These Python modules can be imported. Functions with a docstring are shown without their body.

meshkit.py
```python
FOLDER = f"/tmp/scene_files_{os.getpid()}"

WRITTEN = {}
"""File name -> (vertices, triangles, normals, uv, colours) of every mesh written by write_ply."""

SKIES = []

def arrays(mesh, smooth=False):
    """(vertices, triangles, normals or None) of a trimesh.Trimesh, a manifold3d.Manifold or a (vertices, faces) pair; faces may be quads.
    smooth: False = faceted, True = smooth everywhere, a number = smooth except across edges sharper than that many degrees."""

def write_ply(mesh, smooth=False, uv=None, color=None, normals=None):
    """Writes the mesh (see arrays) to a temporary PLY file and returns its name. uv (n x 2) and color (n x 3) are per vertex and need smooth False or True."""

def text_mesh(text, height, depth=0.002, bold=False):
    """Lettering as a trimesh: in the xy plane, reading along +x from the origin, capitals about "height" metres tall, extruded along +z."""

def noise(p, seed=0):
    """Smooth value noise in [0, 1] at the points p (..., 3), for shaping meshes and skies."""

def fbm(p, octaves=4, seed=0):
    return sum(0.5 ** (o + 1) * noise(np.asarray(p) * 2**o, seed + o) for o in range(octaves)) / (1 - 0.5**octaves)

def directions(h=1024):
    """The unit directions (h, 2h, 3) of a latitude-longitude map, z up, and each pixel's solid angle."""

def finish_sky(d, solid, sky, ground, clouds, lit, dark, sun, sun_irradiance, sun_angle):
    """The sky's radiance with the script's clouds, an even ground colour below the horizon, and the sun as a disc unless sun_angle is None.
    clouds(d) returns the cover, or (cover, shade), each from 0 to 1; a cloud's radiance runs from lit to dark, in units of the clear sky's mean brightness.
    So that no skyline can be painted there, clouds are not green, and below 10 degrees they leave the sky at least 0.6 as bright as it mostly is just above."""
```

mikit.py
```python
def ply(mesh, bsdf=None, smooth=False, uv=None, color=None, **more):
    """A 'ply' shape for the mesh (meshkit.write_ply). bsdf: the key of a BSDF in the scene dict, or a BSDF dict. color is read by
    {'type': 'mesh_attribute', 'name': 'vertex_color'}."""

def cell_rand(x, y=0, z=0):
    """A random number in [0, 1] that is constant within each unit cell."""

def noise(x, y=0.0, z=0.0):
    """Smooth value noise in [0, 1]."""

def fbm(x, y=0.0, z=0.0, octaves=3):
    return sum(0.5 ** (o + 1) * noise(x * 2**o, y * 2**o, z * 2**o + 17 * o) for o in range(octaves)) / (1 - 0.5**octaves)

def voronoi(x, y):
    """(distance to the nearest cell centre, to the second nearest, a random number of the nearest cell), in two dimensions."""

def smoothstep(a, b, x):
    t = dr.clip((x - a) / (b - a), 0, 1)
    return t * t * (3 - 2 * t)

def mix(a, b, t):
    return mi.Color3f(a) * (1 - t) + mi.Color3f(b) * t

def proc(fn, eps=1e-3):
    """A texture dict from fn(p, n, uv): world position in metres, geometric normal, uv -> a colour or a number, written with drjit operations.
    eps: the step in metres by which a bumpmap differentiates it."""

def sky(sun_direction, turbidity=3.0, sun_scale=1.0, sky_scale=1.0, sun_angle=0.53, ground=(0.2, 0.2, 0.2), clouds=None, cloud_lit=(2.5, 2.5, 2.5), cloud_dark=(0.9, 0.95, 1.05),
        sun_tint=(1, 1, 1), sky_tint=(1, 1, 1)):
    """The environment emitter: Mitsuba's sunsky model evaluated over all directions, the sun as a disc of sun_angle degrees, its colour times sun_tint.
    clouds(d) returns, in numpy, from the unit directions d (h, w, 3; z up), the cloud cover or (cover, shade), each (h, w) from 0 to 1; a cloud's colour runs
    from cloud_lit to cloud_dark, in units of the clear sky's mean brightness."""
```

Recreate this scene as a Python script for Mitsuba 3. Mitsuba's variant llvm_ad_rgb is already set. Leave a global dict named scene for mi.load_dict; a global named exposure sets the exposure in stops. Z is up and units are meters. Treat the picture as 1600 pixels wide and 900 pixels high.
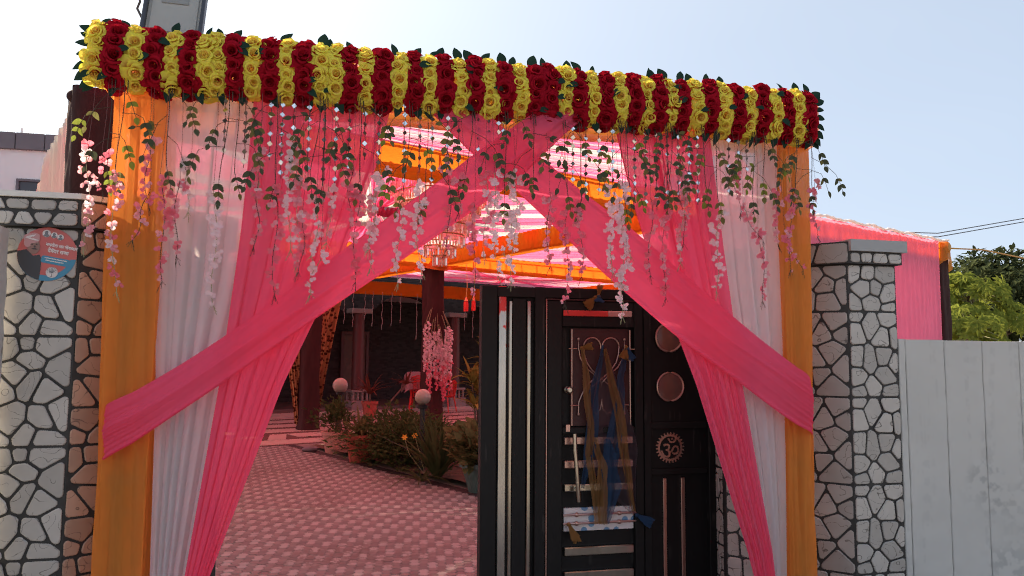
import math, random
import numpy as np, trimesh, mitsuba as mi, drjit as dr
from scipy.spatial import Voronoi
from shapely.geometry import Polygon, box as sbox, Point
from shapely import affinity
import mikit, meshkit
from mikit import proc, noise, fbm, smoothstep, mix, voronoi, cell_rand

# ------------------------------------------------------------------ camera, sky, exposure
scene, labels = {}, {}
exposure = 2.88
YAW, PITCH, ROLL = math.radians(13.2), math.radians(5.1), math.radians(0.4)
EYE = np.array([0, -3.53, 1.55])
FW = np.array([math.sin(YAW) * math.cos(PITCH), math.cos(YAW) * math.cos(PITCH), math.sin(PITCH)])
RT = np.array([math.cos(YAW), -math.sin(YAW), 0.0])
UP = np.cross(RT, FW) * math.cos(ROLL) - RT * math.sin(ROLL)
scene['camera'] = {'type': 'perspective', 'fov': 67.38, 'fov_axis': 'x', 'near_clip': 0.05, 'far_clip': 3000.0,
                   'to_world': mi.ScalarTransform4f().look_at(origin=EYE.tolist(), target=(EYE + FW).tolist(), up=UP.tolist())}
SUN = (-0.40, 0.63, 0.66)
def haze_veil(d):
    """thin even haze, brighter towards the sun as real haze is"""
    n = meshkit.fbm(d * np.array([2.5, 2.5, 6.0]), 4)
    near = np.clip(d @ (np.array(SUN) / np.linalg.norm(SUN)), -1, 1)
    aur = np.exp(-(np.degrees(np.arccos(near)) / 34.0) ** 2)
    return 0.60 + 0.08 * n + .2 * aur, np.clip(1 - 1.1 * aur - .10 * n, 0, 1)
scene['sky'] = mikit.sky(SUN, turbidity=5, sun_scale=1.3, sky_scale=0.8, clouds=haze_veil, cloud_lit=(2.1, 2.2, 2.32), cloud_dark=(1.0, 1.11, 1.24))

# ------------------------------------------------------------------ bookkeeping
taken = set()
def uniq(key):
    k, n = key, 0
    while k in taken:
        n += 1
        k = f'{key}_{n:03d}'
    taken.add(k)
    return k
def say(key, label=None, cat=None, group=None, kind=None):
    d = labels.setdefault(key, {})
    for a, b in (('label', label), ('category', cat), ('group', group), ('kind', kind)):
        if b: d[a] = b
def thing(name, label, cat, group=None):
    k = uniq(name); say(k, label, cat, group); return k
def put(name, shape, parent=None, M=None):
    k = uniq(parent + '__' + name if parent else name)
    d = dict(shape)
    if M is not None: d['to_world'] = mi.ScalarTransform4f(np.asarray(M, float).tolist())
    scene[k] = d
    return k
def part(parent, name, mesh, bsdf, smooth=False, **kw):
    return put(name, mikit.ply(mesh, bsdf, smooth, **kw), parent)
def ordw(n):
    w = ['first', 'second', 'third', 'fourth', 'fifth', 'sixth', 'seventh', 'eighth', 'ninth', 'tenth', 'eleventh', 'twelfth', 'thirteenth', 'fourteenth', 'fifteenth',
         'sixteenth', 'seventeenth', 'eighteenth', 'nineteenth', 'twentieth']
    return w[n - 1] if n <= 20 else ('twenty-' if n < 30 else 'thirty-' if n < 40 else 'forty-') + w[n % 10 - 1] if n % 10 else {30: 'thirtieth', 40: 'fortieth'}[n]

# ------------------------------------------------------------------ mesh helpers
def V(*a): return np.array(a, float)
def unit(v): v = np.asarray(v, float); return v / (np.linalg.norm(v) + 1e-12)
def cat(ms):
    vs, fs, o = [], [], 0
    for m in ms:
        v, f = (np.asarray(m.vertices), np.asarray(m.faces)) if hasattr(m, 'faces') else m
        vs.append(v); fs.append(f + o); o += len(v)
    return np.vstack(vs), np.vstack(fs)
def grid(P, close=False):
    """quad sheet from P[i, j, 3]"""
    n, m = P.shape[:2]
    i, j = np.meshgrid(np.arange(n - 1), np.arange(m if close else m - 1), indexing='ij')
    j2 = (j + 1) % m
    q = np.stack([i * m + j, i * m + j2, (i + 1) * m + j2, (i + 1) * m + j], -1).reshape(-1, 4)
    return P.reshape(-1, 3), np.vstack([q[:, [0, 1, 2]], q[:, [0, 2, 3]]])
def tube(pts, r, sides=6, caps=True):
    p = np.asarray(pts, float)
    r = np.broadcast_to(np.asarray(r, float), (len(p),))
    t = np.gradient(p, axis=0); t /= np.linalg.norm(t, axis=1, keepdims=True) + 1e-12
    ref = V(0, 0, 1) if abs(t[len(p) // 2][2]) < 0.9 else V(1, 0, 0)
    a = np.cross(t, ref); a /= np.linalg.norm(a, axis=1, keepdims=True) + 1e-12
    b = np.cross(t, a)
    an = np.arange(sides) * 2 * np.pi / sides
    P = p[:, None] + r[:, None, None] * (np.cos(an)[None, :, None] * a[:, None] + np.sin(an)[None, :, None] * b[:, None])
    v, f = grid(P, True)
    if caps:
        n = len(v); v = np.vstack([v, p[:1], p[-1:]])
        k = np.arange(sides); k2 = (k + 1) % sides; e = (len(p) - 1) * sides
        f = np.vstack([f, np.stack([k2, k, k * 0 + n], 1), np.stack([e + k, e + k2, k * 0 + n + 1], 1)])
    return v, f
def bx(x0, x1, y0, y1, z0, z1, c=0.0):
    """box, chamfered by c"""
    lo, hi = V(x0, y0, z0), V(x1, y1, z1)
    if c <= 0:
        m = trimesh.creation.box(extents=hi - lo); return np.asarray(m.vertices) + (lo + hi) / 2, np.asarray(m.faces)
    pts = []
    for s in np.ndindex(2, 2, 2):
        q = np.where(np.array(s) == 0, lo, hi); d = np.where(np.array(s) == 0, 1, -1) * c
        for k in range(3):
            w = q + d; w[k] = q[k]; pts.append(w)
    h = trimesh.convex.convex_hull(np.array(pts)); return np.asarray(h.vertices), np.asarray(h.faces)
def lathe(prof, n=20, at=(0, 0, 0)):
    pr = np.asarray(prof, float); an = np.arange(n) * 2 * np.pi / n
    P = np.stack([pr[:, :1] * np.cos(an), pr[:, :1] * np.sin(an), np.repeat(pr[:, 1:2], n, 1)], -1) + np.asarray(at, float)
    v, f = grid(P, True); return v, f
def frame(o, u, v):
    """4x4: local x along u, local y along v, local z = u x v"""
    u = unit(u); n = unit(np.cross(u, v)); v = np.cross(n, u)
    M = np.eye(4); M[:3, 0], M[:3, 1], M[:3, 2], M[:3, 3] = u, v, n, o
    return M
def xf(m, M):
    v, f = m if isinstance(m, tuple) else (np.asarray(m.vertices), np.asarray(m.faces))
    return v @ M[:3, :3].T + M[:3, 3], f
def extrude(poly, h, z=0.0):
    ms = []
    for g in getattr(poly, 'geoms', [poly]):
        m = trimesh.creation.extrude_polygon(g, h, engine='earcut'); ms.append((np.asarray(m.vertices) + [0, 0, z], np.asarray(m.faces)))
    return cat(ms)
def slab_poly(pts, h, bev=0.003):
    """convex outline -> block with a chamfered top edge, local z up"""
    p = np.asarray(pts, float); n = len(p); c = p.mean(0)
    s = 1 - bev / np.maximum(np.linalg.norm(p - c, axis=1, keepdims=True), bev * 2)
    q = c + (p - c) * s
    z = np.zeros((n, 1))
    v = np.vstack([np.hstack([p, z]), np.hstack([p, z + h - bev]), np.hstack([q, z + h]), [[*c, h]]])
    k = np.arange(n); k2 = (k + 1) % n; f = []
    for r in (0, n): f += [np.stack([r + k, r + k2, r + n + k2], 1), np.stack([r + k, r + n + k2, r + n + k], 1)]
    f.append(np.stack([2 * n + k, 2 * n + k2, k * 0 + 3 * n], 1))
    return v, np.vstack(f)
def rects(a, b, c, d): return Polygon([(a, c), (b, c), (b, d), (a, d)])
def rnd_noise(x, seed, n=6, lo=1.0, hi=6.0):
    """sum of sines, about -1..1"""
    r = np.random.default_rng(seed); out = 0
    for _ in range(n): out = out + r.uniform(.4, 1) * np.sin(2 * np.pi * r.uniform(lo, hi) * x + r.uniform(0, 6.28))
    return out / n * 1.6

# ------------------------------------------------------------------ materials
def rgb(*c): return {'type': 'rgb', 'value': list(c)}
def mat(name, color, rough=0.6, metal=0.0, spec=0.5, bump=None, **kw):
    col = color if isinstance(color, dict) else rgb(*color)
    b = {'type': 'principled', 'base_color': col, 'roughness': rough, 'metallic': metal, 'specular': spec, **kw}
    if bump: b = {'type': 'bumpmap', 'tex': bump[0], 'scale': bump[1], 'nested': b}
    scene[name] = {'type': 'twosided', 'bsdf': b}
    return name
def thin(name, color, trans=1.0, rough=0.7, opacity=None, **kw):
    col = color if isinstance(color, dict) else rgb(*color)
    b = {'type': 'principledthin', 'base_color': col, 'roughness': rough, 'diff_trans': trans, 'eta': 1.3, **kw}
    if opacity is not None: b = {'type': 'mask', 'opacity': opacity, 'bsdf': b}
    scene[name] = b
    return name
VC = {'type': 'mesh_attribute', 'name': 'vertex_color'}

def weave(base, amt=0.12, sc=60):
    def fn(p, n, uv):
        t = fbm(p[0] * 7, p[1] * 7, p[2] * 2.2, 3) * 0.7 + noise(p[0] * sc, p[1] * sc, p[2] * sc * 0.3) * 0.3
        return mix([c * (1 - amt) for c in base], [min(1, c * (1 + amt)) for c in base], t)
    return proc(fn)
thin('m_pink', weave((0.95, 0.14, 0.27), .05), 1.2, opacity=0.92)
thin('m_pink_sash', weave((0.95, 0.14, 0.262), .04), 1.2)
thin('m_white_cloth', weave((0.76, 0.74, 0.76), 0.06), 1.1, opacity=0.88)
thin('m_orange', weave((0.93, 0.36, 0.08), 0.10), 1.1, opacity=0.8)
thin('m_orange_top', weave((0.85, 0.23, 0.022), 0.10), 0.8)
thin('m_tent_pink', weave((0.90, 0.14, 0.28), 0.10), 1.5)
thin('m_tent_side', weave((0.88, 0.29, 0.43), 0.10), 0.9)
thin('m_tent_pale', weave((0.85, 0.38, 0.47), 0.08), 1.15)
thin('m_tent_white', weave((0.80, 0.76, 0.74), 0.05), 0.8)
thin('m_beige', weave((0.72, 0.62, 0.52), 0.08), 0.9)
mat('m_maroon', weave((0.045, 0.020, 0.019), 0.35), 0.85, 0.0, 0.2, sheen=0.05)
mat('m_truss', (0.10, 0.10, 0.11), 0.5, 0.6)

def vein(base, dark):
    def fn(p, n, uv):
        w = fbm(p[0] * 9, p[1] * 9, p[2] * 9, 3)
        u = (p[0] + p[1] * 0.8) * 8 + p[2] * 6 + w * 5.5
        line = dr.abs(u - dr.floor(u) - 0.5)
        v = (1 - smoothstep(0.0, 0.05, line)) * smoothstep(0.30, 0.44, noise(p[0] * 14 + 7, p[1] * 14, p[2] * 14))
        t = fbm(p[0] * 25, p[1] * 25, p[2] * 25 + 4, 3)
        return mix(mix([c * .86 for c in base], base, t), dark, v * 0.8)
    return proc(fn)
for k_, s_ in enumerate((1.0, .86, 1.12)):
    mat(f'm_stone_{k_}', vein((0.425 * s_, 0.392 * s_, 0.362 * s_), (0.035, 0.03, 0.026)), 0.33)
    mat(f'm_stone_bounce_pink_{k_}', vein((0.39 * s_, 0.335 * s_, 0.305 * s_), (0.07, 0.05, 0.04)), 0.35)  # same stone, pink bounce on the gate-facing sides put into its colour
    mat(f'm_stone_bounce_orange_{k_}', vein((0.47 * s_, 0.27 * s_, 0.19 * s_), (0.09, 0.055, 0.04)), 0.35)  # same stone, orange light bounced off the column cloth painted into it
def grout_fn(p, n, uv): return mix((0.012, 0.011, 0.011), (0.035, 0.033, 0.032), fbm(p[0] * 30, p[1] * 30, p[2] * 30))
mat('m_grout', proc(grout_fn), 0.6)
def wall_fn(p, n, uv):
    t = fbm(p[0] * 3, p[1] * 3, p[2] * 3, 4); s = fbm(p[0] * 22, p[1] * 22, p[2] * 22, 3)
    c = mix((0.465, 0.45, 0.425), (0.535, 0.515, 0.485), t)
    stain = smoothstep(0.54, 0.72, fbm(p[0] * 2.2 + 5, p[1] * 2, p[2] * 1.6 + 3, 4)) * smoothstep(0.40, 0.62, s)
    streak = smoothstep(0.58, 0.75, fbm(p[0] * 24, p[1] * 24, p[2] * 1.1, 3)) * smoothstep(0.4, 0.7, s)
    return mix(mix(c, (0.27, 0.27, 0.26), stain * 0.5), (0.32, 0.31, 0.30), streak * 0.2)
def wall_bump(p, n, uv): return fbm(p[0] * 26, p[1] * 26, p[2] * 26, 3) * 0.7 + fbm(p[0] * 6, p[1] * 6, p[2] * 6, 2)
mat('m_wall', proc(wall_fn), 0.75, bump=(proc(wall_bump), 0.006))
def peel_fn(p, n, uv):
    k = smoothstep(0.63, 0.68, fbm(p[0] * 9 + 3, p[1] * 9, p[2] * 6, 4))
    c = mix((0.36, 0.38, 0.37), (0.48, 0.50, 0.48), fbm(p[0] * 5, p[1] * 5, p[2] * 5))
    return mix(c, mix((0.13, 0.12, 0.11), (0.28, 0.27, 0.25), noise(p[0] * 60, p[1] * 60, p[2] * 60)), k)
mat('m_peel', proc(peel_fn), 0.75, bump=(proc(lambda p, n, uv: -smoothstep(0.63, 0.68, fbm(p[0] * 9 + 3, p[1] * 9, p[2] * 6, 4)) + 0.3 * fbm(p[0] * 40, p[1] * 40, p[2] * 40)), 0.005))
mat('m_cap', (0.33, 0.33, 0.335), 0.6, bump=(proc(lambda p, n, uv: fbm(p[0] * 60, p[1] * 60, p[2] * 60)), 0.002))
mat('m_coping', (0.62, 0.60, 0.57), 0.7)
def ground_fn(p, n, uv): return mix((0.10, 0.09, 0.08), (0.19, 0.17, 0.15), fbm(p[0] * 1.3, p[1] * 1.3, 0, 4))
mat('m_ground', proc(ground_fn), 0.9)
def tint(a, b, s): return proc(lambda p, n, uv: mix(a, b, fbm(p[0] * s, p[1] * s, p[2] * s, 3)))
def paver(a, b): return proc(lambda p, n, uv: mix(mix(a, b, fbm(p[0] * 6, p[1] * 6, 0, 3)), (0.10, 0.08, 0.065), smoothstep(0.5, 0.72, fbm(p[0] * 1.1 + 3, p[1] * 1.1, 1, 4)) * smoothstep(.35, .65, noise(p[0] * 40, p[1] * 40)) * .7))
mat('m_paver_light', paver((0.225, 0.225, 0.205), (0.28, 0.275, 0.25)), 0.55)
mat('m_paver_mid', paver((0.138, 0.13, 0.117), (0.172, 0.16, 0.144)), 0.55)
mat('m_paver_dark', paver((0.10, 0.098, 0.09), (0.132, 0.126, 0.116)), 0.55)
mat('m_floor_pale', tint((0.36, 0.30, 0.25), (0.44, 0.37, 0.31), 4), 0.35)
mat('m_floor_dark', tint((0.09, 0.06, 0.052), (0.135, 0.085, 0.07), 4), 0.35)
mat('m_soil', tint((0.05, 0.03, 0.02), (0.11, 0.07, 0.045), 9), 0.95)
def gate_fn(p, n, uv):
    s = smoothstep(0.66, 0.80, fbm(p[0] * 45, p[1] * 45, p[2] * 5, 3))
    return mix((0.008, 0.008, 0.0085), (0.05, 0.046, 0.042), s * 0.5)
mat('m_gate', proc(gate_fn), 0.5, 0.0, 0.25, bump=(proc(lambda p, n, uv: fbm(p[0] * 8, p[1] * 8, p[2] * 4)), 0.002))
mat('m_gate_red', tint((0.035, 0.008, 0.009), (0.055, 0.014, 0.014), 8), 0.5)
def steel_fn(p, n, uv):
    return mix((0.36, 0.34, 0.30), (0.52, 0.49, 0.44), fbm(p[0] * 30, p[1] * 30, p[2] * 3, 3))
mat('m_steel', proc(steel_fn), 0.22, 1.0)
def peelsteel_fn(p, n, uv):
    k = smoothstep(0.47, 0.53, fbm(p[0] * 26, p[1] * 26, p[2] * 9, 4) + (p[2] - 1.78) * 0.7)
    return mix(mix((0.40, 0.39, 0.36), (0.50, 0.50, 0.49), noise(p[0] * 8, 1, p[2] * 5)), (0.55, 0.05, 0.045), k * smoothstep(1.45, 1.62, p[2]))
mat('m_film_strip', proc(peelsteel_fn), 0.25, 0.9)
mat('m_pane', tint((0.10,0.05,0.045),(0.17,0.09,0.08),9), 0.08, 0.0, 0.8)
mat('m_steel_pink_reflect', (0.56, 0.36, 0.31), 0.32, 0.9)  # stainless steel, the pink it mirrors is put into its base colour
mat('m_red_film', (0.62, 0.05, 0.045), 0.4, 0.2)
mat('m_brass', (0.70, 0.45, 0.2), 0.3, 1.0)
def tileflower_fn(p, n, uv):
    d1, d2, r = voronoi(p[0] * 15, p[2] * 15)
    ring = smoothstep(0.30, 0.25, d1 + 0.05 * dr.sin(9 * dr.atan2(p[2] * 15, p[0] * 15)))
    return mix((0.66, 0.63, 0.63), (0.13, 0.27, 0.45), ring * smoothstep(0.35, 0.4, r))
mat('m_flower_tile', proc(tileflower_fn), 0.25)
def red_rose(p, n, uv): return mix((0.27, 0.005, 0.014), (0.40, 0.012, 0.028), fbm(p[0] * 30, p[1] * 30, p[2] * 30))
thin('m_rose_red', proc(red_rose), 0.45, 0.75)
thin('m_rose_yellow', VC, 0.7, 0.75)
thin('m_leaf_dark', (0.020, 0.045, 0.034), 0.15, 0.5)
thin('m_leaf_olive', (0.17, 0.175, 0.065), 0.9, 0.5)
thin('m_leaf_green', (0.21, 0.27, 0.05), 0.9, 0.5)
thin('m_twig_dark', (0.075, 0.092, 0.055), 0.6, 0.5)
mat('m_stem', (0.045, 0.03, 0.018), 0.7)
mat('m_stem_pale', (0.30, 0.30, 0.16), 0.7)
thin('m_petal_pink', (0.82, 0.24, 0.32), 1.1, 0.7)
thin('m_petal_pale', (0.82, 0.42, 0.48), 1.1, 0.7)
thin('m_petal_white', (0.86, 0.74, 0.77), 1.1, 0.7)
mat('m_mirror', (0.80, 0.82, 0.85), 0.06, 1.0)
mat('m_mirror_dull', (0.16, 0.14, 0.13), 0.25, 0.8)
mat('m_thread', (0.16, 0.05, 0.05), 0.6)
mat('m_thread_pale', (0.5, 0.45, 0.42), 0.6)
scene['m_crystal'] = {'type': 'principledthin', 'base_color': rgb(0.88, 0.74, 0.66), 'roughness': 0.06, 'spec_trans': 0.7, 'diff_trans': 1.0, 'eta': 1.7}
mat('m_crystal_cut', (0.85, 0.66, 0.58), 0.08, 0.85)
mat('m_gold', (0.62, 0.36, 0.16), 0.3, 1.0)
mat('m_terracotta', tint((0.32, 0.07, 0.045), (0.42, 0.11, 0.07), 12), 0.7)
mat('m_pot_pink', tint((0.48, 0.26, 0.21), (0.58, 0.33, 0.27), 12), 0.7)
mat('m_pot_green', tint((0.05, 0.11, 0.10), (0.08, 0.16, 0.14), 12), 0.5)
def leafy(name, a, b, trans=0.5): thin(name, tint(a, b, 11), trans, 0.5)
leafy('m_shrub', (0.038, 0.06, 0.022), (0.085, 0.11, 0.04)); leafy('m_blade', (0.05, 0.07, 0.03), (0.10, 0.12, 0.048))
leafy('m_croton', (0.20, 0.18, 0.05), (0.34, 0.29, 0.07)); leafy('m_ivy', (0.075, 0.085, 0.032), (0.15, 0.15, 0.06))
leafy('m_cordyline', (0.13, 0.05, 0.035), (0.2, 0.08, 0.05)); leafy('m_tree_dark', (0.025, 0.037, 0.017), (0.09, 0.105, 0.048), 0.3)
leafy('m_papaya', (0.07, 0.11, 0.02), (0.31, 0.33, 0.06), 0.6)
mat('m_bark', tint((0.09, 0.065, 0.045), (0.17, 0.13, 0.10), 14), 0.9)
mat('m_yellow_flower', (0.8, 0.38, 0.03), 0.6)
mat('m_black_metal', (0.012, 0.012, 0.012), 0.45)
scene['m_globe'] = {'type': 'twosided', 'bsdf': {'type': 'roughplastic', 'diffuse_reflectance': rgb(0.38, 0.32, 0.26), 'alpha': 0.15}}
mat('m_red_plastic', (0.58, 0.02, 0.012), 0.35)
mat('m_mauve_cloth', weave((0.30, 0.20, 0.20), 0.15), 0.85)
mat('m_porch_col', (0.085, 0.028, 0.024), 0.5)
mat('m_pedestal', (0.24, 0.215, 0.195), 0.7)
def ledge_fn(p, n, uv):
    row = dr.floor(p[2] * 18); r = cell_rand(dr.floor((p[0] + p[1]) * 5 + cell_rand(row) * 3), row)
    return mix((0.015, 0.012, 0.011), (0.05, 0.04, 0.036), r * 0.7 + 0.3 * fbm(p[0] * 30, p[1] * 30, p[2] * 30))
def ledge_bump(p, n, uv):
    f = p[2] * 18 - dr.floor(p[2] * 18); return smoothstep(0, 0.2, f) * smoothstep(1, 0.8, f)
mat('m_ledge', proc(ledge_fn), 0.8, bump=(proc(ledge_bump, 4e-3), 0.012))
mat('m_porch_ceiling', (0.42, 0.40, 0.37), 0.8)
mat('m_door_wood', tint((0.07, 0.035, 0.022), (0.12, 0.06, 0.038), 5), 0.5)
def gold_cloth(p, n, uv):
    a = voronoi((p[0] + 0.4 * p[1]) * 16, p[2] * 11)[0]
    return mix((0.09, 0.03, 0.015), (0.50, 0.28, 0.13), smoothstep(0.26, 0.36, a))
thin('m_gold_cloth', proc(gold_cloth), 0.35)
mat('m_house_white', tint((0.66, 0.65, 0.66), (0.72, 0.71, 0.72), 0.6), 0.8)
mat('m_parapet', tint((0.10, 0.095, 0.11), (0.16, 0.15, 0.17), 3), 0.6)
mat('m_window_dark', (0.05, 0.055, 0.065), 0.1)
mat('m_lamp_frame', (0.045, 0.05, 0.065), 0.45, 0.3)
mat('m_lamp_face', (0.33, 0.33, 0.31), 0.35)
mat('m_lamp_chip', (0.23, 0.235, 0.23), 0.4)
mat('m_rope', (0.55, 0.30, 0.10), 0.8)
mat('m_cable', (0.06, 0.06, 0.06), 0.6)
mat('m_sign_red', tint((0.45, 0.085, 0.08), (0.52, 0.12, 0.105), 14), 0.35)
mat('m_sign_blue', (0.045, 0.21, 0.34), 0.35); mat('m_print_white', (0.62, 0.56, 0.55), 0.4); mat('m_print_dark', (0.035, 0.033, 0.04), 0.4)
mat('m_print_skin', (0.25, 0.13, 0.11), 0.4); mat('m_print_hair', (0.06, 0.045, 0.045), 0.4); mat('m_print_turban', (0.48, 0.24, 0.24), 0.4); mat('m_print_grey', (0.16, 0.16, 0.18), 0.4)
thin('m_tulle_blue', (0.045, 0.10, 0.20), 0.8, opacity=0.58); thin('m_tulle_gold', (0.34, 0.19, 0.07), 0.8, opacity=0.58)
thin('m_tulle_grey', (0.16, 0.12, 0.15), 0.8, opacity=0.32)
mat('m_tassel', (0.75, 0.04, 0.03), 0.6)

# ------------------------------------------------------------------ ground and courtyard paving
# tent grid: the courtyard and its tent stand turned about 23 degrees from the gate; a runs along the tent's front, b into the yard
TA, TB = V(.918, .397, 0), V(-.397, .918, 0)
def tp(a, b, z=0.0): return TA * a + TB * b + V(0, 0, z)
TM = frame((0, 0, 0), TA, TB)
g = part(None, 'ground', (V([-900, -900, 0], [900, -900, 0], [900, 900, 0], [-900, 900, 0]), np.array([[0, 1, 2], [0, 2, 3]])), 'm_ground'); say(g, kind='structure')
drv = uniq('driveway'); say(drv, kind='structure')
part(drv, 'paving_bed', xf(bx(-3.4, 3.62, 1.2, 9.85, -0.05, 0.006), TM), 'm_grout')
PIT = 0.076
def hexblock():
    an = np.radians(np.arange(6) * 60 + 30); r = PIT * 0.5 / math.cos(math.pi / 6) - 0.0022
    return slab_poly(np.stack([r * np.cos(an), r * np.sin(an)], 1), 0.010, 0.002)
hx = hexblock(); hv, hf = hx
rr = np.random.default_rng(5)
cells = {0: [], 1: [], 2: []}
for j in range(int(8.5 / (PIT * .866))):
    for i in range(int(6.8 / PIT)):
        a, b = -3.3 + PIT * (i + .5 * (j % 2)), 1.3 + PIT * .866 * j
        if a > 3.55 or b > 9.78: continue
        col = (i + (j // 2) + 2 * (j % 2)) % 3
        p = tp(a, b)
        if p[1] < 0.85 or p[0] < -1.9: continue
        cells[col].append((a, b, rr.uniform(0.0, .003), p))
near = sorted([(np.linalg.norm(c[3] - EYE), k, n) for k in cells for n, c in enumerate(cells[k]) if k == 0 and -0.95 < c[3][0] < 1.0 and c[3][1] > 1.75])[:150]
keep = {(k, n) for _, k, n in near}
mats3 = ('m_paver_light', 'm_paver_mid', 'm_paver_dark')
hexply = {k: mikit.ply(hx, mats3[k]) for k in range(3)}
for k in range(3):
    rest = []
    for n, (a, b, dz, p) in enumerate(cells[k]):
        if (k, n) in keep: put('paver', hexply[k], drv, frame(tp(a, b, dz), TA, TB))
        else: rest.append((hv @ TM[:3, :3].T + tp(a, b, dz), hf))
    s = part(drv, 'pavers', cat(rest), mats3[k]); say(s, kind='stuff')
# striped forecourt in front of the porch: pale slabs with dark bands, mitred round squares
fc = uniq('forecourt_floor'); say(fc, kind='structure')
part(fc, 'floor_bed', xf(bx(-3.4, 16, 9.87, 16.1, -0.05, 0.008), TM), 'm_floor_dark')
for k, b in enumerate(np.arange(9.95, 15.4, 1.02)):
    rows = [(-3.3, 2.7), (4.15, 7.0), (7.1, 11.0), (11.1, 15.9)] if 10.5 < b < 11.5 else [(-3.3, 2.3), (2.36, 7.0), (7.06, 11.0), (11.06, 15.9)]
    for a0, a1 in rows: part(fc, 'floor_slab', xf(bx(a0, a1, b, b + .66, 0, .014, .003), TM), 'm_floor_pale')
for a in (2.95, 3.45):
    q = np.array([[a, 10.67], [a + .34, 10.67], [a + .7, 11.6], [a + .36, 11.6]])
    v, f = slab_poly(q, .014); part(fc, 'floor_slab', xf((v, f), TM), 'm_floor_pale')
gb = uniq('garden_bed'); say(gb, kind='structure')
Pb = np.stack(np.meshgrid(np.linspace(3.64, 9.5, 60), np.linspace(1.5, 9.2, 70), indexing='ij'), -1)
hb = 0.03 + 0.07 * meshkit.fbm(np.concatenate([Pb * 1.5, Pb[..., :1] * 0], -1), 4)
part(gb, 'soil', xf(grid(np.concatenate([Pb, hb[..., None]], -1)), TM), 'm_soil', smooth=True)

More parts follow.
